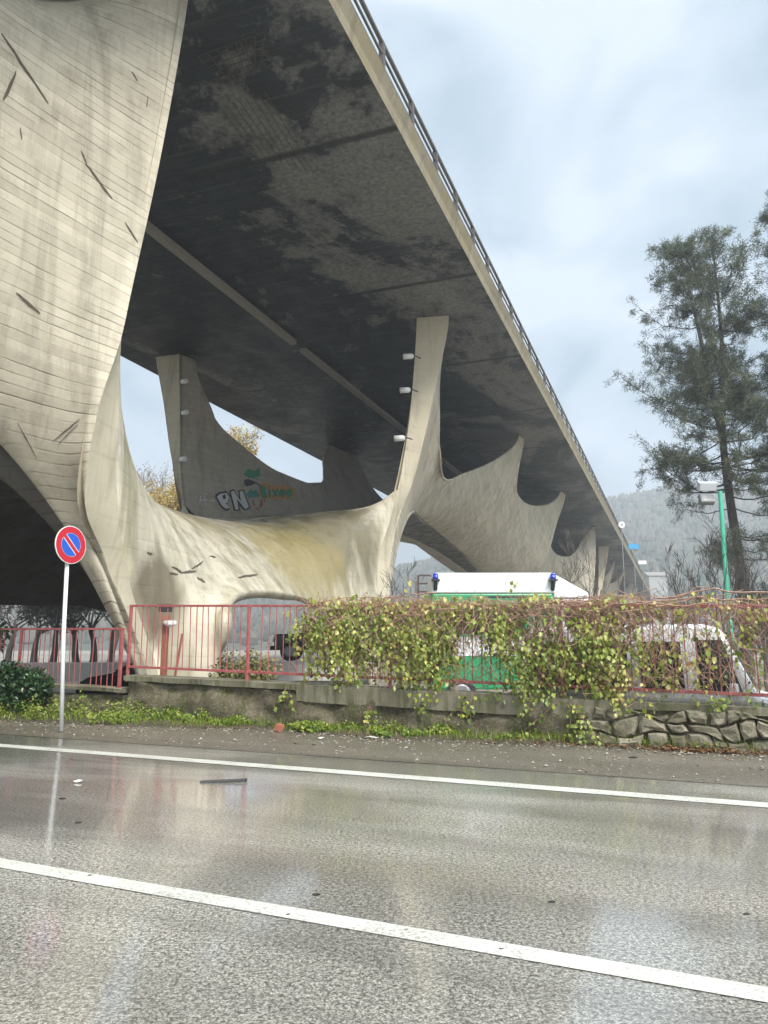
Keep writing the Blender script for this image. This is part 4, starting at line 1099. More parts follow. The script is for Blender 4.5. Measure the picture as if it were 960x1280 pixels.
# ---- weeds along the foot of the wall
def weeds():
    rng = np.random.default_rng(41); P = []; tint = []; L = []
    def front(x): return np.interp(x, [-14, -7, -5, -2.6, -1.9, -.5, .4, 1.6, 2.4, 2.6, 6], [-1.3, -1.15, -.95, -.62, -.2, -.42, -.50, -.42, -.16, -.10, -.12])
    for k in range(30000):
        x = rng.uniform(-11, 4.6)
        if x > -6.5 and False: continue
        f = front(x) * (.75 + .5 * math.sin(x * 3.7 + 1.3 * math.sin(x * 1.3)) * math.sin(x * .9 + 2)); u = rng.random() ** .8; o = f * u + .02
        dens = np.interp(x, [-11, -4, -2.2, -1.85, -1.6, -.4, .2, 1.9, 2.2, 2.7, 6], [1, 1, .9, .1, .9, .8, 1.0, .85, .3, .22, .25])
        cl = .5 + .5 * math.sin(x * 7.3 + 2 * math.sin(x * 2.1 + o * 3)) * math.cos(o * 9 + x)
        if rng.random() > dens * max(0, cl * 1.5 - .28): continue
        h = rng.random() * np.interp(x, [-11, -5, -3, -2, 0, 2, 4], [.38, .32, .22, .12, .13, .12, .10]) * (1 - .55 * u) * (.5 + cl)
        P.append(FP(x, o + rng.normal(0, .02), .01 + h)); tint.append(np.clip(rng.normal(.38 + .25 * cl, .2) + (.22 if x < -4 and rng.random() < .35 else 0), 0, 1)); L.append(rng.uniform(.03, .06))
    P = np.array(P); k = len(P); L = np.array(L)
    o = leaves_mesh('verge_weeds', P, rdirs(rng, k) + np.array([0, -.3, .5]), rdirs(rng, k) * .6 + np.array([0, -.5, 1]), L, L * .75, tint, M['weed_leaf']); tag(o, kind='stuff')
    # grass blades among them
    P = []; 
    for k in range(5200):
        x = rng.uniform(-11, 4.6); f = front(x); P.append(FP(x, f * rng.random() + .0, .005))
    P = np.array(P); k = len(P)
    o = leaves_mesh('verge_grass', P, rdirs(rng, k) * .45 + np.array([0, -.1, 1]), rdirs(rng, k), rng.uniform(.06, .2, k), rng.uniform(.005, .012, k), np.clip(rng.normal(.6, .25, k), 0, 1), M['weed_leaf'], fold=.1); tag(o, kind='stuff')
    # fallen leaves and soil
    P = []
    for k in range(900):
        x = rng.choice([rng.uniform(-9, 4.6), rng.normal(3.75, .28), rng.uniform(1.5, 4.6)]); f = front(x); P.append(FP(x, rng.uniform(min(f, -.1) - .22, -.02), .012 + abs(rng.normal(0, .02))))
    P = np.array(P); k = len(P)
    o = leaves_mesh('fallen_leaves', P, rdirs(rng, k) * np.array([1, 1, .2]), rdirs(rng, k) * .3 + np.array([0, 0, 1]), rng.uniform(.03, .075, k), rng.uniform(.02, .05, k), rng.random(k), M['dead_leaf']); tag(o, kind='stuff')
    # loose grit washed onto the shoulder
    gm = MB()
    for k in range(2200):
        x = rng.uniform(-9, 5); o = rng.choice([rng.uniform(-2.3, -.2), front(x) - abs(rng.normal(.1, .35))]); r_ = abs(rng.normal(.008, .006)) + .004
        c = FP(x, max(o, -2.35), .004 + r_ * .4); a = rng.uniform(.6, 1.4, 6) * r_; gm.col = float(rng.random()); t = rng.uniform(0, 6.28)
        e1 = np.array([math.cos(t), math.sin(t), 0]); e2 = np.array([-math.sin(t), math.cos(t), 0]); e3 = np.array([0, 0, 1])
        gm.add([c + e1 * a[0], c + e2 * a[1], c - e1 * a[2], c - e2 * a[3], c + e3 * a[4] * .7, c - e3 * a[5] * .6], [(0, 1, 4), (1, 2, 4), (2, 3, 4), (3, 0, 4), (1, 0, 5), (2, 1, 5), (3, 2, 5), (0, 3, 5)])
    tag(gm.build('shoulder_gravel', leafmat('grit', [(0, (.10, .085, .06)), (.5, (.24, .20, .15)), (1, (.34, .30, .24))], .7, .0)), kind='stuff')
    q = NT('dark verge soil'); f = q.noise(q.obj, 14, 6, .75); g = q.noise(q.obj, 1.4, 4)
    q.set(q.mix(q.ramp(f, [(.38, 0), (.65, 1)]), (.045, .036, .022), (.12, .10, .06)), .85, q.bump(f, 1, .03))
    mb = MB(); xs = np.arange(-14, 14, .12); vs = []; fs = []
    for x in xs:
        f = float(front(x)) - .05 + rng.normal(0, .03)
        for j, (o_, z) in enumerate(((f, .006), (f * .6, .03 + abs(rng.normal(0, .015))), (f * .2, .06), (.02, .09))): p = FP(x, o_); vs.append((p[0], p[1], z))
    for i in range(len(xs) - 1):
        for j in range(3): fs.append((4*i + j, 4*i + 4 + j, 4*i + 5 + j, 4*i + j + 1))
    mb.smooth = True; mb.add(vs, fs); o = mb.build('verge', q.m); tag(o, kind='structure')
weeds()
def blob_shrub(name, c, r, n, seed, mat, label, L=(.05, .1), tint=(.5, .22), stems=14, group=None, cat='shrub', lumps=9, stem_mat=None):
    """leaf clumps through an uneven volume on a few stems"""
    rng = np.random.default_rng(seed); root = empty(name, (c[0], c[1], c[2])); tag(root, label, cat, group)
    r = np.array(r, float); cs = rdirs(rng, lumps) * rng.uniform(.25, .75, (lumps, 1)) ** .8; cs[:, 2] = cs[:, 2] * .8
    rs = rng.uniform(.28, .5, lumps)
    i = rng.integers(0, lumps, n); d = rdirs(rng, n) * (rng.random((n, 1)) ** .45) * rs[i][:, None]
    P = (cs[i] + d) * r + np.array([0, 0, r[2]])
    keep = P[:, 2] > -.0; P = P[keep]; d = d[keep]; k = len(P)
    tt = np.clip(rng.normal(tint[0], tint[1], k) + (cs[i[keep]][:, 0]) * .15, 0, 1)
    l = rng.uniform(*L, k)
    leaves_mesh('leaves', P, rdirs(rng, k) * .7 + d + np.array([0, 0, -.25]), d + rdirs(rng, k) * .4 + np.array([0, -.2, .5]), l, l * .7, tt, M[mat], root)
    mb = MB()
    for s in range(stems):
        e = cs[rng.integers(lumps)] * r + np.array([0, 0, r[2]]); b = rng.normal(0, .06, 3) * r; b[2] = -.05
        m = (b + e) / 2 + rng.normal(0, .08, 3) * r; mb.tube([b, m, e], [r[2] * .018 + .006, r[2] * .012 + .004, .004], 5)
    mb.build('stems', stem_mat or M['bark'], root)
    return root
def bark_mat():
    q = NT('dark wet bark'); f = q.noise(q.map(q.obj, (6, 6, 1.2)), 2.5, 6, .7)
    q.set(q.mix(q.ramp(f, [(.35, 0), (.65, 1)]), (.035, .030, .026), (.11, .092, .075)), .85, q.bump(f, .8, .02)); return q.m
M['bark'] = bark_mat()
blob_shrub('ivy_bush', FP(-6.45, -.25, .02), (.85, .5, .62), 2600, 51, 'ivy_leaf', 'dark glossy ivy bush at the left end of the verge', (.06, .12), (.45, .22))
blob_shrub('ivy_bush', FP(-7.9, .1, .02), (.9, .6, .95), 2400, 52, 'ivy_leaf', 'taller dark bush cut by the left edge of the photo', (.06, .12), (.4, .22))
def yard(x, y, Y):                                        # a spot in the yard below a photo position, Y metres ahead
    p = at(x, y, Y); o = (np.array([p[0], p[1] - FY, 0]) @ FN); return (p[0], p[1], site_z(o))
blob_shrub('yellow_shrub', yard(292, 800, 15.5), (.50, .4, .78), 1100, 53, 'shrub_leaf', 'ragged yellow green shrub behind the fence under the low arch', (.05, .10), (.6, .25))
blob_shrub('yellow_shrub', yard(330, 790, 16.2), (.55, .4, .85), 900, 54, 'shrub_leaf', 'yellowing shrub beside the parked off roader behind the fence', (.05, .10), (.75, .2))
blob_shrub('evergreen_bush', yard(955, 730, 24), (1.0, .8, 1.75), 2600, 55, 'ivy_leaf', 'dark evergreen bush at the foot of the tall pine', (.08, .16), (.5, .2))

# ---- branching trees
def grow(rng, p, d, length, r, depth, segs, tips, kids=(3, 5), spread=.7, up=.15, shrink=.62, wob=.12, start=.3, minr=.004):
    n = 5 if depth > 1 else 4
    pts = [p.copy()]; rr = [r]; dd = d.copy()
    for i in range(n):
        dd = dd + rng.normal(0, wob, 3) + np.array([0, 0, up * .25]); dd /= np.linalg.norm(dd)
        p = p + dd * length / n; pts.append(p.copy()); rr.append(max(minr, r * (1 - .6 * (i + 1) / n)))
    segs.append((pts, rr, depth))
    if depth <= 0: tips.append((pts[-1], dd)); return
    for k in range(rng.integers(*kids) + 1):
        u = rng.uniform(start, 1.0); x = u * n; i = min(n - 1, int(x)); q = pts[i] + (pts[i + 1] - pts[i]) * (x - i)
        a = rng.normal(size=3); base = pts[i + 1] - pts[i]; base /= np.linalg.norm(base); a -= base * (a @ base); a /= np.linalg.norm(a) + 1e-9
        nd = base * (1 - spread * .5) + a * spread + np.array([0, 0, up]); nd /= np.linalg.norm(nd)
        grow(rng, q, nd, length * shrink * rng.uniform(.7, 1.15), max(minr, rr[i] * .55), depth - 1, segs, tips, kids, spread, up, shrink, wob, start, minr)
def bare_tree(name, loc, h, r, seed, label, depth=4, kids=(3, 5), spread=.62, up=.22, lean=(0, 0), group=None, leaf=None, leafn=0, leafL=(.06, .1), leaf_tint=(.6, .2), mat=None, minr=.006, stems=1, start=.3):
    rng = np.random.default_rng(seed); root = empty(name, loc); tag(root, label, 'tree', group)
    segs = []; tips = []
    for s in range(stems):
        d = np.array([lean[0] + rng.normal(0, .12 if stems > 1 else .03), lean[1], 1.0]); d /= np.linalg.norm(d)
        grow(rng, np.array([rng.normal(0, .1) if stems > 1 else 0, 0, -.1]), d, h * .55, r, depth, segs, tips, kids, spread, up, .62, .10, start, minr)
    tr = MB(); br = MB(); tr.smooth = br.smooth = True
    for pts, rr, dep in segs:
        (tr if dep == depth else br).tube(pts, rr, 7 if dep == depth else (4 if dep > 1 else 3), cap=False)
    tr.build('trunk', mat or M['bark'], root); br.build('branches', mat or M['bark'], root)
    if leaf:
        T = np.array([t[0] for t in tips]); i = rng.integers(0, len(T), leafn); P = T[i] + rng.normal(0, .22, (leafn, 3)); l = rng.uniform(*leafL, leafn)
        leaves_mesh('leaves', P, rdirs(rng, leafn) + np.array([0, 0, -.4]), rdirs(rng, leafn) + np.array([0, -.3, .5]), l, l * .7, np.clip(rng.normal(*leaf_tint, leafn), 0, 1), M[leaf], root)
    return root
M['bark_grey'] = simple('grey brown twigs', (.16, .13, .11), .85, .3)
G = 'bare trees beyond the fence'
bare_tree('bare_tree', yard(877, 745, 19), 3.4, .055, 61, 'slim bare tree leaning left between the vine and the floodlight pole', 4, (2, 4), .6, .2, (-.22, 0), G)
bare_tree('bare_tree', yard(906, 745, 21), 4.6, .06, 62, 'bare forked tree right beside the green floodlight pole', 4, (2, 4), .5, .3, (-.05, 0), G, stems=3)
bare_tree('bare_tree', yard(838, 740, 26), 3.6, .05, 63, 'small bare sapling at the end of the viaduct', 3, (2, 4), .55, .25, (-.1, 0), G)
bare_tree('bare_tree', yard(950, 740, 22), 4.0, .05, 64, 'bare thin tree behind the pine trunk', 4, (2, 4), .5, .25, (.12, 0), G, stems=3)
bare_tree('bare_tree', yard(500, 745, 26), 4.2, .06, 65, 'bare tree standing under the arch left of the ambulance', 4, (2, 4), .6, .2, (.03, 0), G)
bare_tree('bare_tree', yard(700, 735, 34), 5.0, .06, 66, 'bare tree in front of the viaduct right of the ambulance', 4, (2, 4), .5, .3, (.06, 0), G, mat=M['bark_grey'], stems=2)
bare_tree('bare_tree', yard(745, 735, 45), 7.5, .09, 67, 'taller bare tree among the far fingers of the viaduct', 4, (2, 4), .45, .35, (0, 0), G, mat=M['bark_grey'], stems=2)
bare_tree('bare_tree', yard(770, 735, 52), 6.5, .08, 68, 'bare tree close to the last visible finger', 4, (2, 4), .45, .35, (0, 0), G, mat=M['bark_grey'])
for k, (x, Y, h, lab) in enumerate(((45, 40, 4.2, 'first pollarded tree from the left seen under the dark arch'), (68, 42, 4.6, 'second pollarded tree from the left under the dark arch'), (97, 38, 4.3, 'middle pollarded tree under the dark arch'), (118, 43, 4.6, 'pollarded tree left of the pier foot'), (140, 46, 4.6, 'pollarded tree half hidden by the pier foot'), (12, 44, 4.5, 'pollarded tree at the left edge under the dark arch'))):
    bare_tree('pollarded_tree', yard(x, 800, Y), h, .22, 70 + k, lab, 4, (4, 6), .75, .1, (0, 0), 'pollarded trees under the arch', minr=.02, start=.75)
M['yellow_leaf'] = leafmat('autumn leaves', [(0, (.22, .13, .04)), (.5, (.48, .33, .10)), (1, (.62, .52, .22))], .5, .35)
bare_tree('autumn_tree', yard(196, 640, 50), 14.5, .2, 81, 'tree with yellow autumn leaves seen through the gap beside the pier', 5, (3, 5), .55, .22, (0, 0), None, 'yellow_leaf', 24000, (.10, .2), (.6, .2), mat=M['bark_grey'], minr=.012)
bare_tree('autumn_tree', yard(150, 640, 58), 15.0, .2, 82, 'thinner brownish tree behind the pier leg', 5, (3, 5), .6, .2, (0, 0), None, 'yellow_leaf', 3000, (.10, .18), (.25, .15), mat=M['bark_grey'], minr=.012)

# ---- pines
M['needles'] = leafmat('pine needles', [(0, (.055, .068, .04)), (.5, (.10, .118, .07)), (.85, (.18, .19, .11)), (1, (.30, .28, .15))], .5, .25)
def pine(loc, H, prof, seed, label, lean=(0, 0), fork=.52, nb=175, rtrunk=.24, dead=.30):
    """prof: (height fraction, crown radius m)"""
    rng = np.random.default_rng(seed); root = empty('pine_tree', loc); tag(root, label, 'tree')
    tr = MB(); tr.smooth = True; br = MB(); br.smooth = True
    def axis(h, which):                                     # trunk centre at height h
        b = np.array([lean[0] * h, lean[1] * h, h]) + np.array([.10 * math.sin(h * .6), .08 * math.cos(h * .5), 0])
        if which and h > fork * H:
            e = (h - fork * H) / (H * (1 - fork)); b = b + which * np.array([1.25 * e ** .8, .3 * e, 0])
        return b
    hs = np.linspace(-.2, fork * H, 12); tr.tube([axis(h, 0) for h in hs], [rtrunk * (1.2 if h < .3 else 1) * (1 - .45 * max(0, h) / (fork * H)) for h in hs], 10)
    for w, top in ((-1, .96 * H), (.35, H)):
        hs = np.linspace(fork * H, top, 10); tr.tube([axis(h, w) for h in hs], [rtrunk * .5 * (1 - .92 * (h - fork * H) / (top - fork * H)) + .012 for h in hs], 8)
    P = []; Dn = []; tint = []
    px, py = zip(*prof)
    for k in range(nb):
        f = rng.uniform(.22, .985) if k > nb * .35 else rng.uniform(.5, .985)
        h = f * H; w = 0 if h < fork * H else rng.choice([-1, .35]); 
        if w == -1 and f > .955: continue
        R = np.interp(f, px, py) * rng.uniform(.55, 1.08); az = rng.uniform(0, 2 * math.pi)
        base = axis(h, w); out = np.array([math.cos(az), math.sin(az), 0])
        if w: R = max(.25, R - .35 * abs(w))
        rise = np.interp(f, [.2, .5, .8, 1], [-.05, .18, .55, 1.2]) + rng.normal(0, .1)
        n = 7; pts = []
        for i in range(n + 1):
            u = i / n; q = base + out * R * u + np.array([0, 0, R * rise * (u ** 1.3) - .12 * R * math.sin(u * 3.1)]) + rng.normal(0, .04, 3) * R * u
            pts.append(q)
        r0 = .012 + .022 * R / 3
        br.tube(pts, [r0 * (1 - .75 * i / n) for i in range(n + 1)], 4, cap=False)
        isdead = f < .45 and rng.random() < dead
        ns = int(4 + R * 5)
        for s in range(ns):
            u = rng.uniform(.35 if f < .6 else .12, 1) ; x = u * n; i = min(n - 1, int(x)); q = pts[i] + (pts[i+1] - pts[i]) * (x - i)
            sd = out * .6 + rng.normal(0, .55, 3) + np.array([0, 0, .25]); sd /= np.linalg.norm(sd); l = rng.uniform(.25, .75) * min(1, .4 + R / 3)
            e = q + sd * l; br.tube([q, q + sd * l * .5 + rng.normal(0, .03, 3), e], [.010, .007, .004], 3, cap=False)
            if isdead: continue
            g = np.clip(rng.normal(.42, .2) + .1 * out[0], 0, 1)
            for t in range(rng.integers(2, 4)):
                c = q + sd * l * rng.uniform(.45, 1.05); 
                m = rng.integers(20, 30)
                for z in range(m):
                    P.append(c + rng.normal(0, .075, 3)); Dn.append(sd * .55 + rng.normal(0, .6, 3)); tint.append(np.clip(g + rng.normal(0, .1), 0, 1))
    P = np.array(P); Dn = np.array(Dn); k = len(P)
    tr.build('trunk', M['bark'], root); br.build('branches', M['bark'], root)
    leaves_mesh('needles', P, Dn, rdirs(rng, k), rng.uniform(.10, .22, k), rng.uniform(.014, .024, k), tint, M['needles'], root, fold=.05)
PY = 29
pz = yard(928, 745, PY)
HT = at(895, 293, PY)[2] - pz[2]
pine(pz, HT, [(0, .4), (.2, 1.2), (.30, 2.9), (.42, 3.5), (.55, 3.5), (.68, 3.2), (.8, 2.6), (.9, 1.6), (1, .35)], 91, 'tall forked pine with a sparse lower crown beside the floodlight pole', (-.022, 0))
p2 = yard(1062, 745, 27)
pine(p2, at(1000, 235, 27)[2] - p2[2], [(0, .4), (.2, 1.5), (.35, 3.0), (.5, 3.2), (.7, 2.6), (.9, 1.4), (1, .3)], 92, 'second pine cut off by the right edge of the photo', (.0, 0))
# ================================================================== VEHICLES AND YARD OBJECTS
M['white_paint'] = simple('white vehicle paint', (.74, .745, .74), .25, .03)
M['green_paint'] = simple('green vehicle paint', (.02, .28, .11), .3, .1)
M['black_paint'] = simple('black vehicle paint', (.012, .013, .016), .18, .1)
M['tyre'] = simple('tyre rubber', (.02, .02, .02), .8)
M['rim'] = simple('grey wheel rim', (.35, .35, .36), .35, metal=.8)
def glass_mat():
    q = NT('tinted vehicle glass'); q.set((.02, .026, .028), .06); q.b.inputs['IOR'].default_value = 1.5; return q.m
M['glass'] = glass_mat()
def lampm(n, c): 
    q = NT(n); q.set(c, .15); q.b.inputs['Coat Weight'].default_value = 1; return q.m
M['blue_lens'] = lampm('blue beacon lens', (.02, .05, .62)); M['red_lens'] = lampm('red lamp lens', (.35, .01, .01)); M['clear_lens'] = lampm('clear lamp lens', (.6, .62, .64))
def wheel(root, x, y, r, w=.2):
    m = MB(); m.smooth = False; m.disc((x, y - w / 2, r), (0, 1, 0), r, r, w, 28); t = m.build('wheel', M['tyre'], root, bevel=.02)
    for yy, s in ((y - w / 2 - .004, -1), (y + w / 2 + .004, 1)):
        m = MB(); m.disc((x, yy, r), (0, s, 0), r * .62, r * .5, .012, 20); m.build('rim', M['rim'], t)
def hull(name, prof, hw, mat, root, taper=None, bevel=.05):
    """side profile [(x,z)] swept across the width; taper(z) gives the half width"""
    m = MB(); n = len(prof); vs = []
    for s in (-1, 1):
        for x, z in prof: vs.append((x, s * (taper(z) if taper else hw), z))
    fs = [tuple(range(n))] + [tuple(range(2*n - 1, n - 1, -1))] + [(k, n + k, n + (k + 1) % n, (k + 1) % n) for k in range(n)]
    m.add(vs, fs); return m.build(name, mat, root, bevel=bevel)
def side_panel(name, poly, y, mat, root, t=.012, taper=None):
    """a thin panel on each flank"""
    for s in (-1, 1):
        m = MB(); n = len(poly); vs = []
        for k in (0, 1):
            for x, z in poly:
                yy = (taper(z) if taper else y) + (t if k else -.03); vs.append((x, s * yy, z))
        m.add(vs, [tuple(range(n)), tuple(range(2*n - 1, n - 1, -1))] + [(k, (k+1) % n, n + (k+1) % n, n + k) for k in range(n)])
        m.build(name, mat, root)
def cross_panel(name, x0, z0, x1, z1, hw, mat, root, t=.012):
    """a thin pane across the front or back, along the line (x0,z0)-(x1,z1)"""
    d = Vector((x1 - x0, 0, z1 - z0)).normalized(); nn = Vector((d.z, 0, -d.x)); m = MB(); vs = []
    for k in (-.03, t):
        for x, z, h in ((x0, z0, hw), (x1, z1, hw * .93)):
            for s in (-1, 1): vs.append((x + nn.x * k, s * h, z + nn.z * k))
    m.add(vs, [(0, 1, 3, 2), (4, 6, 7, 5), (0, 1, 5, 4), (2, 3, 7, 6), (0, 2, 6, 4), (1, 3, 7, 5)]); return m.build(name, mat, root)
# ---- ambulance: box body, cab to the right
def ambulance():
    Y = 19.0
    a, b = at(539, 716, Y), at(691, 716, Y)
    roof = a[2]; gx = yard(620, 800, Y); base = gx[2]
    H = roof - base; L = b[0] - a[0]
    root = empty('ambulance', (a[0], Y + 1.0, base)); tag(root, 'green and white ambulance with blue beacons parked behind the vine', 'ambulance')
    hw = 1.0; f = .50
    hull('body', [(0, .45), (0, H - f), (L, H - f), (L, .45)], hw, M['green_paint'], root)
    hull('roof_band', [(0.0, H - f + .003), (0.02, H - .05), (.08, H), (L - .02, H), (L + .86, H - .50), (L + .86, H - f - .12), (L + .003, H - f - .12), (L + .003, H - f + .003)], hw + .015, M['white_paint'], root, bevel=.03)
    hull('cab', [(L + .004, .45), (L + .004, H - f - .125), (L + .87, H - f - .125), (L + 1.25, H - 1.3), (L + 1.95, H - 1.5), (L + 2.05, .9), (L + 2.0, .45)], hw - .02, M['white_paint'], root)
    side_panel('cab_window', [(L + .25, H - 1.35), (L + .25, H - .75), (L + .85, H - .75), (L + 1.12, H - 1.32)], hw - .02, M['glass'], root)
    cross_panel('windscreen', L + 1.23, H - 1.28, L + .90, H - .68, hw - .15, M['glass'], root)
    side_panel('side_stripe', [(0.04, 1.25), (0.04, 1.7), (L - .04, 1.7), (L - .04, 1.25)], hw, M['white_paint'], root, .006)
    side_panel('side_window', [(.5, 1.78), (.5, 2.2), (1.6, 2.2), (1.6, 1.78)], hw, M['glass'], root, .008)
    side_panel('vent_slot', [(L * .45, H - f - .12), (L * .45, H - f - .07), (L * .86, H - f - .07), (L * .86, H - f - .12)], hw, M['dark_metal'], root, .006)
    for x in (.7, L + 1.15): 
        for y in (-hw + .08, hw - .08): wheel(root, x, y, .36)
    for x in (.10, L - .02):
        m = MB(); m.smooth = True; m.disc((x, -hw - .10, H - .17), (0, 0, 1), .072, .072, .10, 18); m.disc((x, -hw - .10, H - .07), (0, 0, 1), .072, .05, .05, 18)
        o = m.build('beacon', M['blue_lens'], root)
        m = MB(); m.box((x, -hw - .10, H - .19), (.20, .2, .035)); m.tube([(x, -hw - .1, H - .2), (x, -hw - .06, H - .34), (x, -hw, H - .42)], .05, 8); m.build('bracket', M['dark_metal'], o)
    m = MB(); m.tube([(L * .42 - .02, 0, H), (L * .42 - .02, 0, H + .16)], .05, 8); m.build('roof_vent', M['dark_metal'], root)
ambulance()
# ---- white van close behind the fence
def van():
    def hit(px, py, off=.42):                            # on the van's near flank, parallel to the fence
        d = ray(px, py); o = FN[:2] @ d[:2]; k = (FY * FN[1] + off) / o; p = d * k; p[2] += EYE
        return p
    base = -.32; ref = hit(786, 820)
    X = lambda px: float((hit(px, 820) - ref)[:2] @ FD[:2])
    roof = hit(850, 780)[2] - base; sill = hit(850, 868)[2] - base
    root = empty('white_van', (0, 0, 0)); c = ref + FN * .80
    root.location = (c[0], c[1], base); root.rotation_euler = (0, 0, FROT)
    tag(root, 'small white van parked right behind the fence at the right', 'van')
    tp = lambda z: .80 - max(0, z - sill) * .16
    hull('body', [(-1.5, .3), (-1.52, sill), (-1.4, roof - .03), (X(800), roof), (X(880), roof), (X(903), roof - .06), (X(946), sill - .01), (X(946) + .9, sill - .14), (X(946) + 1.0, .72), (X(946) + .98, .3)], .8, M['white_paint'], root, tp, .06)
    zt = roof - .22
    side_panel('window', [(X(800), sill + .03), (X(798), zt), (X(850), zt), (X(854), sill + .03)], 0, M['glass'], root, .008, tp)
    side_panel('window', [(X(872), sill + .03), (X(870), zt + .02), (X(903), zt + .02), (X(926), sill + .03)], 0, M['glass'], root, .008, tp)
    side_panel('window', [(-1.35, sill + .03), (-1.28, zt), (X(785) - .03, zt), (X(787) - .03, sill + .03)], 0, M['glass'], root, .008, tp)
    cross_panel('windscreen', X(944), sill + .01, X(905), roof - .09, .66, M['glass'], root)
    side_panel('door_seam', [(X(862), .5), (X(862), roof - .12), (X(862) + .012, roof - .12), (X(862) + .012, .5)], 0, M['dark_metal'], root, .002, tp)
    for x in (-.9, X(946) + .35):
        for y in (-.66, .66): wheel(root, x, y, .30)
    for s in (-1, 1):
        m = MB(); m.box((X(946) + .96, s * .6, sill - .3), (.12, .22, .16)); m.build('headlight', M['clear_lens'], root, bevel=.03)
        m = MB(); m.box((X(915), s * .93, sill + .08), (.10, .18, .15)); m.build('wing_mirror', M['white_paint'], root, bevel=.03)
van()
# ---- dark off roader seen through the low arch, and a black car at the left
def offroader():
    Y = 31; g = yard(370, 822, Y); s = 1.0
    root = empty('off_roader', (at(345, 820, Y)[0], Y, at(345, 826, Y)[2])); tag(root, 'dark boxy off roader seen through the fence below the low arch', 'car')
    hull('body', [(0, .42), (.02, 1.02), (1.15, 1.08), (3.3, 1.08), (3.4, .9), (3.4, .42)], .72, M['black_paint'], root)
    hull('cabin', [(1.1, 1.05), (1.4, 1.66), (3.1, 1.66), (3.32, 1.05)], .66, M['black_paint'], root, lambda z: .70 - (z - 1.05) * .14, .03)
    side_panel('window', [(1.32, 1.12), (1.5, 1.58), (2.2, 1.58), (2.2, 1.12)], .66, M['glass'], root, .01, lambda z: .70 - (z - 1.05) * .14)
    side_panel('window', [(2.3, 1.12), (2.3, 1.58), (3.0, 1.58), (3.15, 1.12)], .66, M['glass'], root, .01, lambda z: .70 - (z - 1.05) * .14)
    side_panel('door', [(1.25, .5), (1.25, 1.04), (2.2, 1.04), (2.2, .5)], .72, simple('red door', (.30, .04, .05), .3), root, .008)
    cross_panel('windscreen', 1.13, 1.12, 1.37, 1.6, .58, M['glass'], root, -.012)
    for x in (.62, 2.72):
        for y in (-.62, .62): wheel(root, x, y, .37, .24)
    for y in (-.5, .5):
        m = MB(); m.disc((-.0, y, .82), (-1, 0, 0), .11, .10, .04, 16); m.build('headlight', M['clear_lens'], root)
    m = MB(); m.box((-.08, 0, .5), (.14, 1.4, .16)); m.build('bumper', M['dark_metal'], root, bevel=.02)
    m = MB(); m.box((3.5, 0, 1.0), (.2, .62, .62)); m.build('spare_wheel', M['tyre'], root, bevel=.12)
offroader()
def black_car():
    Y = 17.5; x0 = at(113, 830, Y)[0]; base = -.28
    root = empty('black_car', (x0, Y, base)); tag(root, 'black car with its bonnet just behind the shorter fence', 'car')
    tp = lambda z: .82 - max(0, z - .88) * .35
    hull('body', [(0, .3), (.02, .72), (.25, .86), (.75, .95), (1.55, 1.36), (2.7, 1.40), (3.5, 1.0), (3.9, .92), (3.95, .3)], .82, M['black_paint'], root, tp, .05)
    side_panel('window', [(.98, .96), (1.55, 1.29), (2.1, 1.33), (2.1, .96)], 0, M['glass'], root, .008, tp)
    side_panel('window', [(2.18, .96), (2.18, 1.33), (2.68, 1.33), (3.2, 1.0)], 0, M['glass'], root, .008, tp)
    cross_panel('windscreen', .78, .98, 1.5, 1.33, .62, M['glass'], root, -.014)
    for x in (.75, 3.15):
        for y in (-.72, .72): wheel(root, x, y, .31)
    for y in (-.6, .6):
        m = MB(); m.box((.03, y, .66), (.12, .3, .12)); m.build('headlight', M['clear_lens'], root, bevel=.03)
black_car()
# ---- green floodlight pole
def flood_pole():
    Y = 20.5; g = yard(912, 748, Y); top = at(900, 614, Y)
    root = empty('floodlight_pole', (at(909, 748, Y)[0], Y, g[2])); tag(root, 'green steel pole with two square floodlights on a crossbar', 'floodlight')
    H = top[2] - g[2]; lean = top[0] - at(909, 748, Y)[0]
    M['green_pole'] = simple('green pole paint', (.03, .27, .16), .4, .12)
    m = MB(); m.smooth = True; m.tube([(0, 0, -.1), (lean * .45, 0, H * .45), (lean * .46, 0, H * .451), (lean, 0, H)], [.085, .078, .062, .055], 12); m.build('pole', M['green_pole'], root)
    m = MB(); m.tube([(lean + .1, 0, H - .04), (lean - .78, 0, H - .04)], .02, 6); cb = m.build('crossbar', M['dark_metal'], root)
    for dx, dz, w, h, tilt in ((-.38, .12, .50, .24, .5), (-.42, -.24, .38, .30, -.45)):
        R = Matrix.Rotation(tilt, 3, 'X')
        m = MB(); m.box((lean + dx, -.08, H + dz), (w, .16, h), tilt=R); o = m.build('lamp_head', simple('grey lamp casing', (.16, .17, .17), .5) if dz < 0 else simple('pale lamp casing', (.42, .45, .45), .4), root, bevel=.02)
        m = MB(); q = R @ Vector((0, -.085, 0)); m.box((lean + dx + q.x, -.08 + q.y, H + dz + q.z), (w * .86, .012, h * .8), tilt=R); m.build('lamp_glass', M['clear_lens'] if dz > 0 else M['glass'], o)
flood_pole()
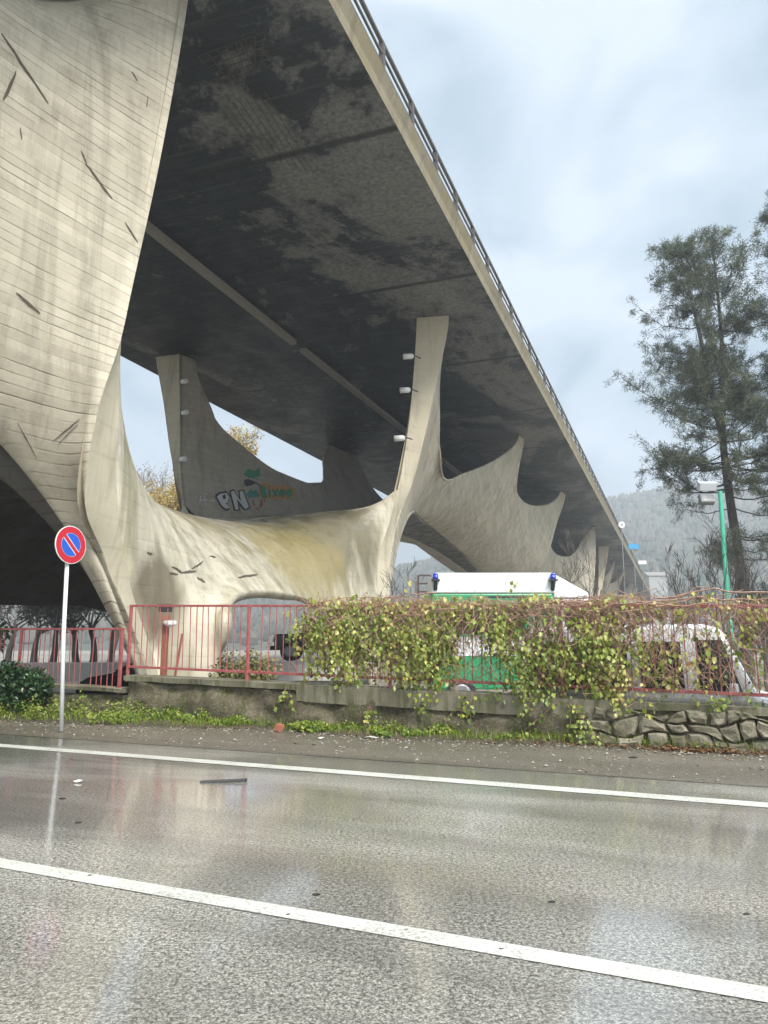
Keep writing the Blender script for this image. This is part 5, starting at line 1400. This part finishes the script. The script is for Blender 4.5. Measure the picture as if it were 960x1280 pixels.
# ---- small far things
def far_things():
    Y = 23; p = at(524, 746, Y); g = yard(530, 746, Y); root = empty('steel_frame', (p[0], Y + .6, g[2])); tag(root, 'rusty brown steel frame standing left of the ambulance', 'frame')
    w = at(541, 720, Y)[0] - p[0]; h = at(524, 717, Y)[2] - g[2]
    M['brown_steel'] = simple('brown steel', (.10, .05, .04), .6)
    for x in (0, w):
        m = MB(); m.box((x, 0, h / 2), (.06, .06, h)); m.build('upright', M['brown_steel'], root)
    for z in (h, h - .25, h - .5):
        m = MB(); m.box((w / 2, 0, z), (w - .063, .05, .05)); m.build('crossbar', M['brown_steel'], root)
    Y = 120
    M['sign_blue'] = simple('blue sign', (.05, .28, .50), .4); M['grey_pole'] = simple('grey pole', (.3, .31, .32), .5)
    def fsign(x, y, w, h, mat, label, shape, Y=Y):
        p = at(x, y, Y); root = empty('far_sign', (p[0], Y, .55)); tag(root, label, 'sign')
        z = p[2] - .55
        m = MB(); m.tube([(0, .08, -.2), (0, .08, z + h * .3)], .03, 6); m.build('pole', M['grey_pole'], root)
        m = MB()
        if shape == 'round': m.disc((0, 0, z), (0, -1, 0), w / 2, w / 2, .05, 24)
        else: m.box((0, 0, z), (w, .05, h))
        pl = m.build('plate', mat, root)
        if shape == 'round':
            m = MB(); m.disc((0, -.056, z), (0, -1, 0), w * .2, w * .2, .01, 16); m.build('emblem', M['grey_pole'], pl)
    fsign(777, 656, .6, .6, M['sign_white'], 'round white sign on a pole beyond the viaduct', 'round', 70)
    fsign(792, 683, 1.15, .6, M['sign_blue'], 'small blue road sign beyond the viaduct', 'box', 85)
    fsign(803, 703, 1.0, .45, M['sign_white'], 'small white road sign low beside the viaduct', 'box', 95)
    M['plaster'] = simple('pale plaster', (.34, .335, .32), .8, .1); M['tile'] = simple('grey tiles', (.22, .19, .17), .8, .2); M['window'] = simple('dark window', (.05, .06, .07), .2)
    for x, y, w, h, lab in ((818, 721, 5, 4.2, 'pale low house in the haze under the hill'),):
        Y = 205; p = at(x, y, Y); root = empty('house', (p[0], Y, .5)); tag(root, lab, 'house')
        H = p[2] - .5
        m = MB(); m.box((0, 0, H / 2), (w, 6, H)); m.build('wall', M['plaster'], root)
        m = MB(); m.add([(-w/2 - .3, -3.3, H + .01), (w/2 + .3, -3.3, H + .01), (w/2 + .3, 3.3, H + .01), (-w/2 - .3, 3.3, H + .01), (-w/2 - .3, 0, H + 1.3), (w/2 + .3, 0, H + 1.3)], [(0, 1, 5, 4), (2, 3, 4, 5), (0, 4, 3), (1, 2, 5), (3, 2, 1, 0)]); m.build('roof', M['tile'], root)
        for dx in (-.28, 0, .28):
            m = MB(); m.box((dx * w, -3.01, H * .62), (.9, .06, 1.2)); m.build('window', M['window'], root)
    # a pale kerb wall along the back of the yard
    m = MB(); M['kerb_white'] = simple('pale kerb concrete', (.52, .50, .46), .7, .12)
    a, b = at(20, 828, 27), at(410, 838, 27)
    root = empty('kerb_wall', (0, 27, .3)); 
    m.box(((a[0] + b[0]) / 2, 0, .10), (b[0] - a[0] + 2, .25, .62)); o = m.build('kerb_wall', M['kerb_white'], None, bevel=.02); bpy.data.objects.remove(root)
    o.location = (0, 27, .3); tag(o, 'low pale concrete kerb wall across the yard under the viaduct', 'wall')
    # reddish bank behind
far_things()
# ================================================================== AIR
def haze():
    q = bpy.data.materials.new('haze'); q.use_nodes = True; t = q.node_tree; t.nodes.clear()
    o = t.nodes.new('ShaderNodeOutputMaterial'); v = t.nodes.new('ShaderNodeVolumePrincipled')
    v.inputs['Color'].default_value = (.93, .95, .98, 1); v.inputs['Density'].default_value = HAZE; v.inputs['Anisotropy'].default_value = .2
    t.links.new(v.outputs[0], o.inputs['Volume'])
    mb = MB(); mb.box((0, 350, 72), (3200, 2800, 158)); h = mb.build('haze', q); tag(h, kind='stuff')
HAZE = .0018
haze()
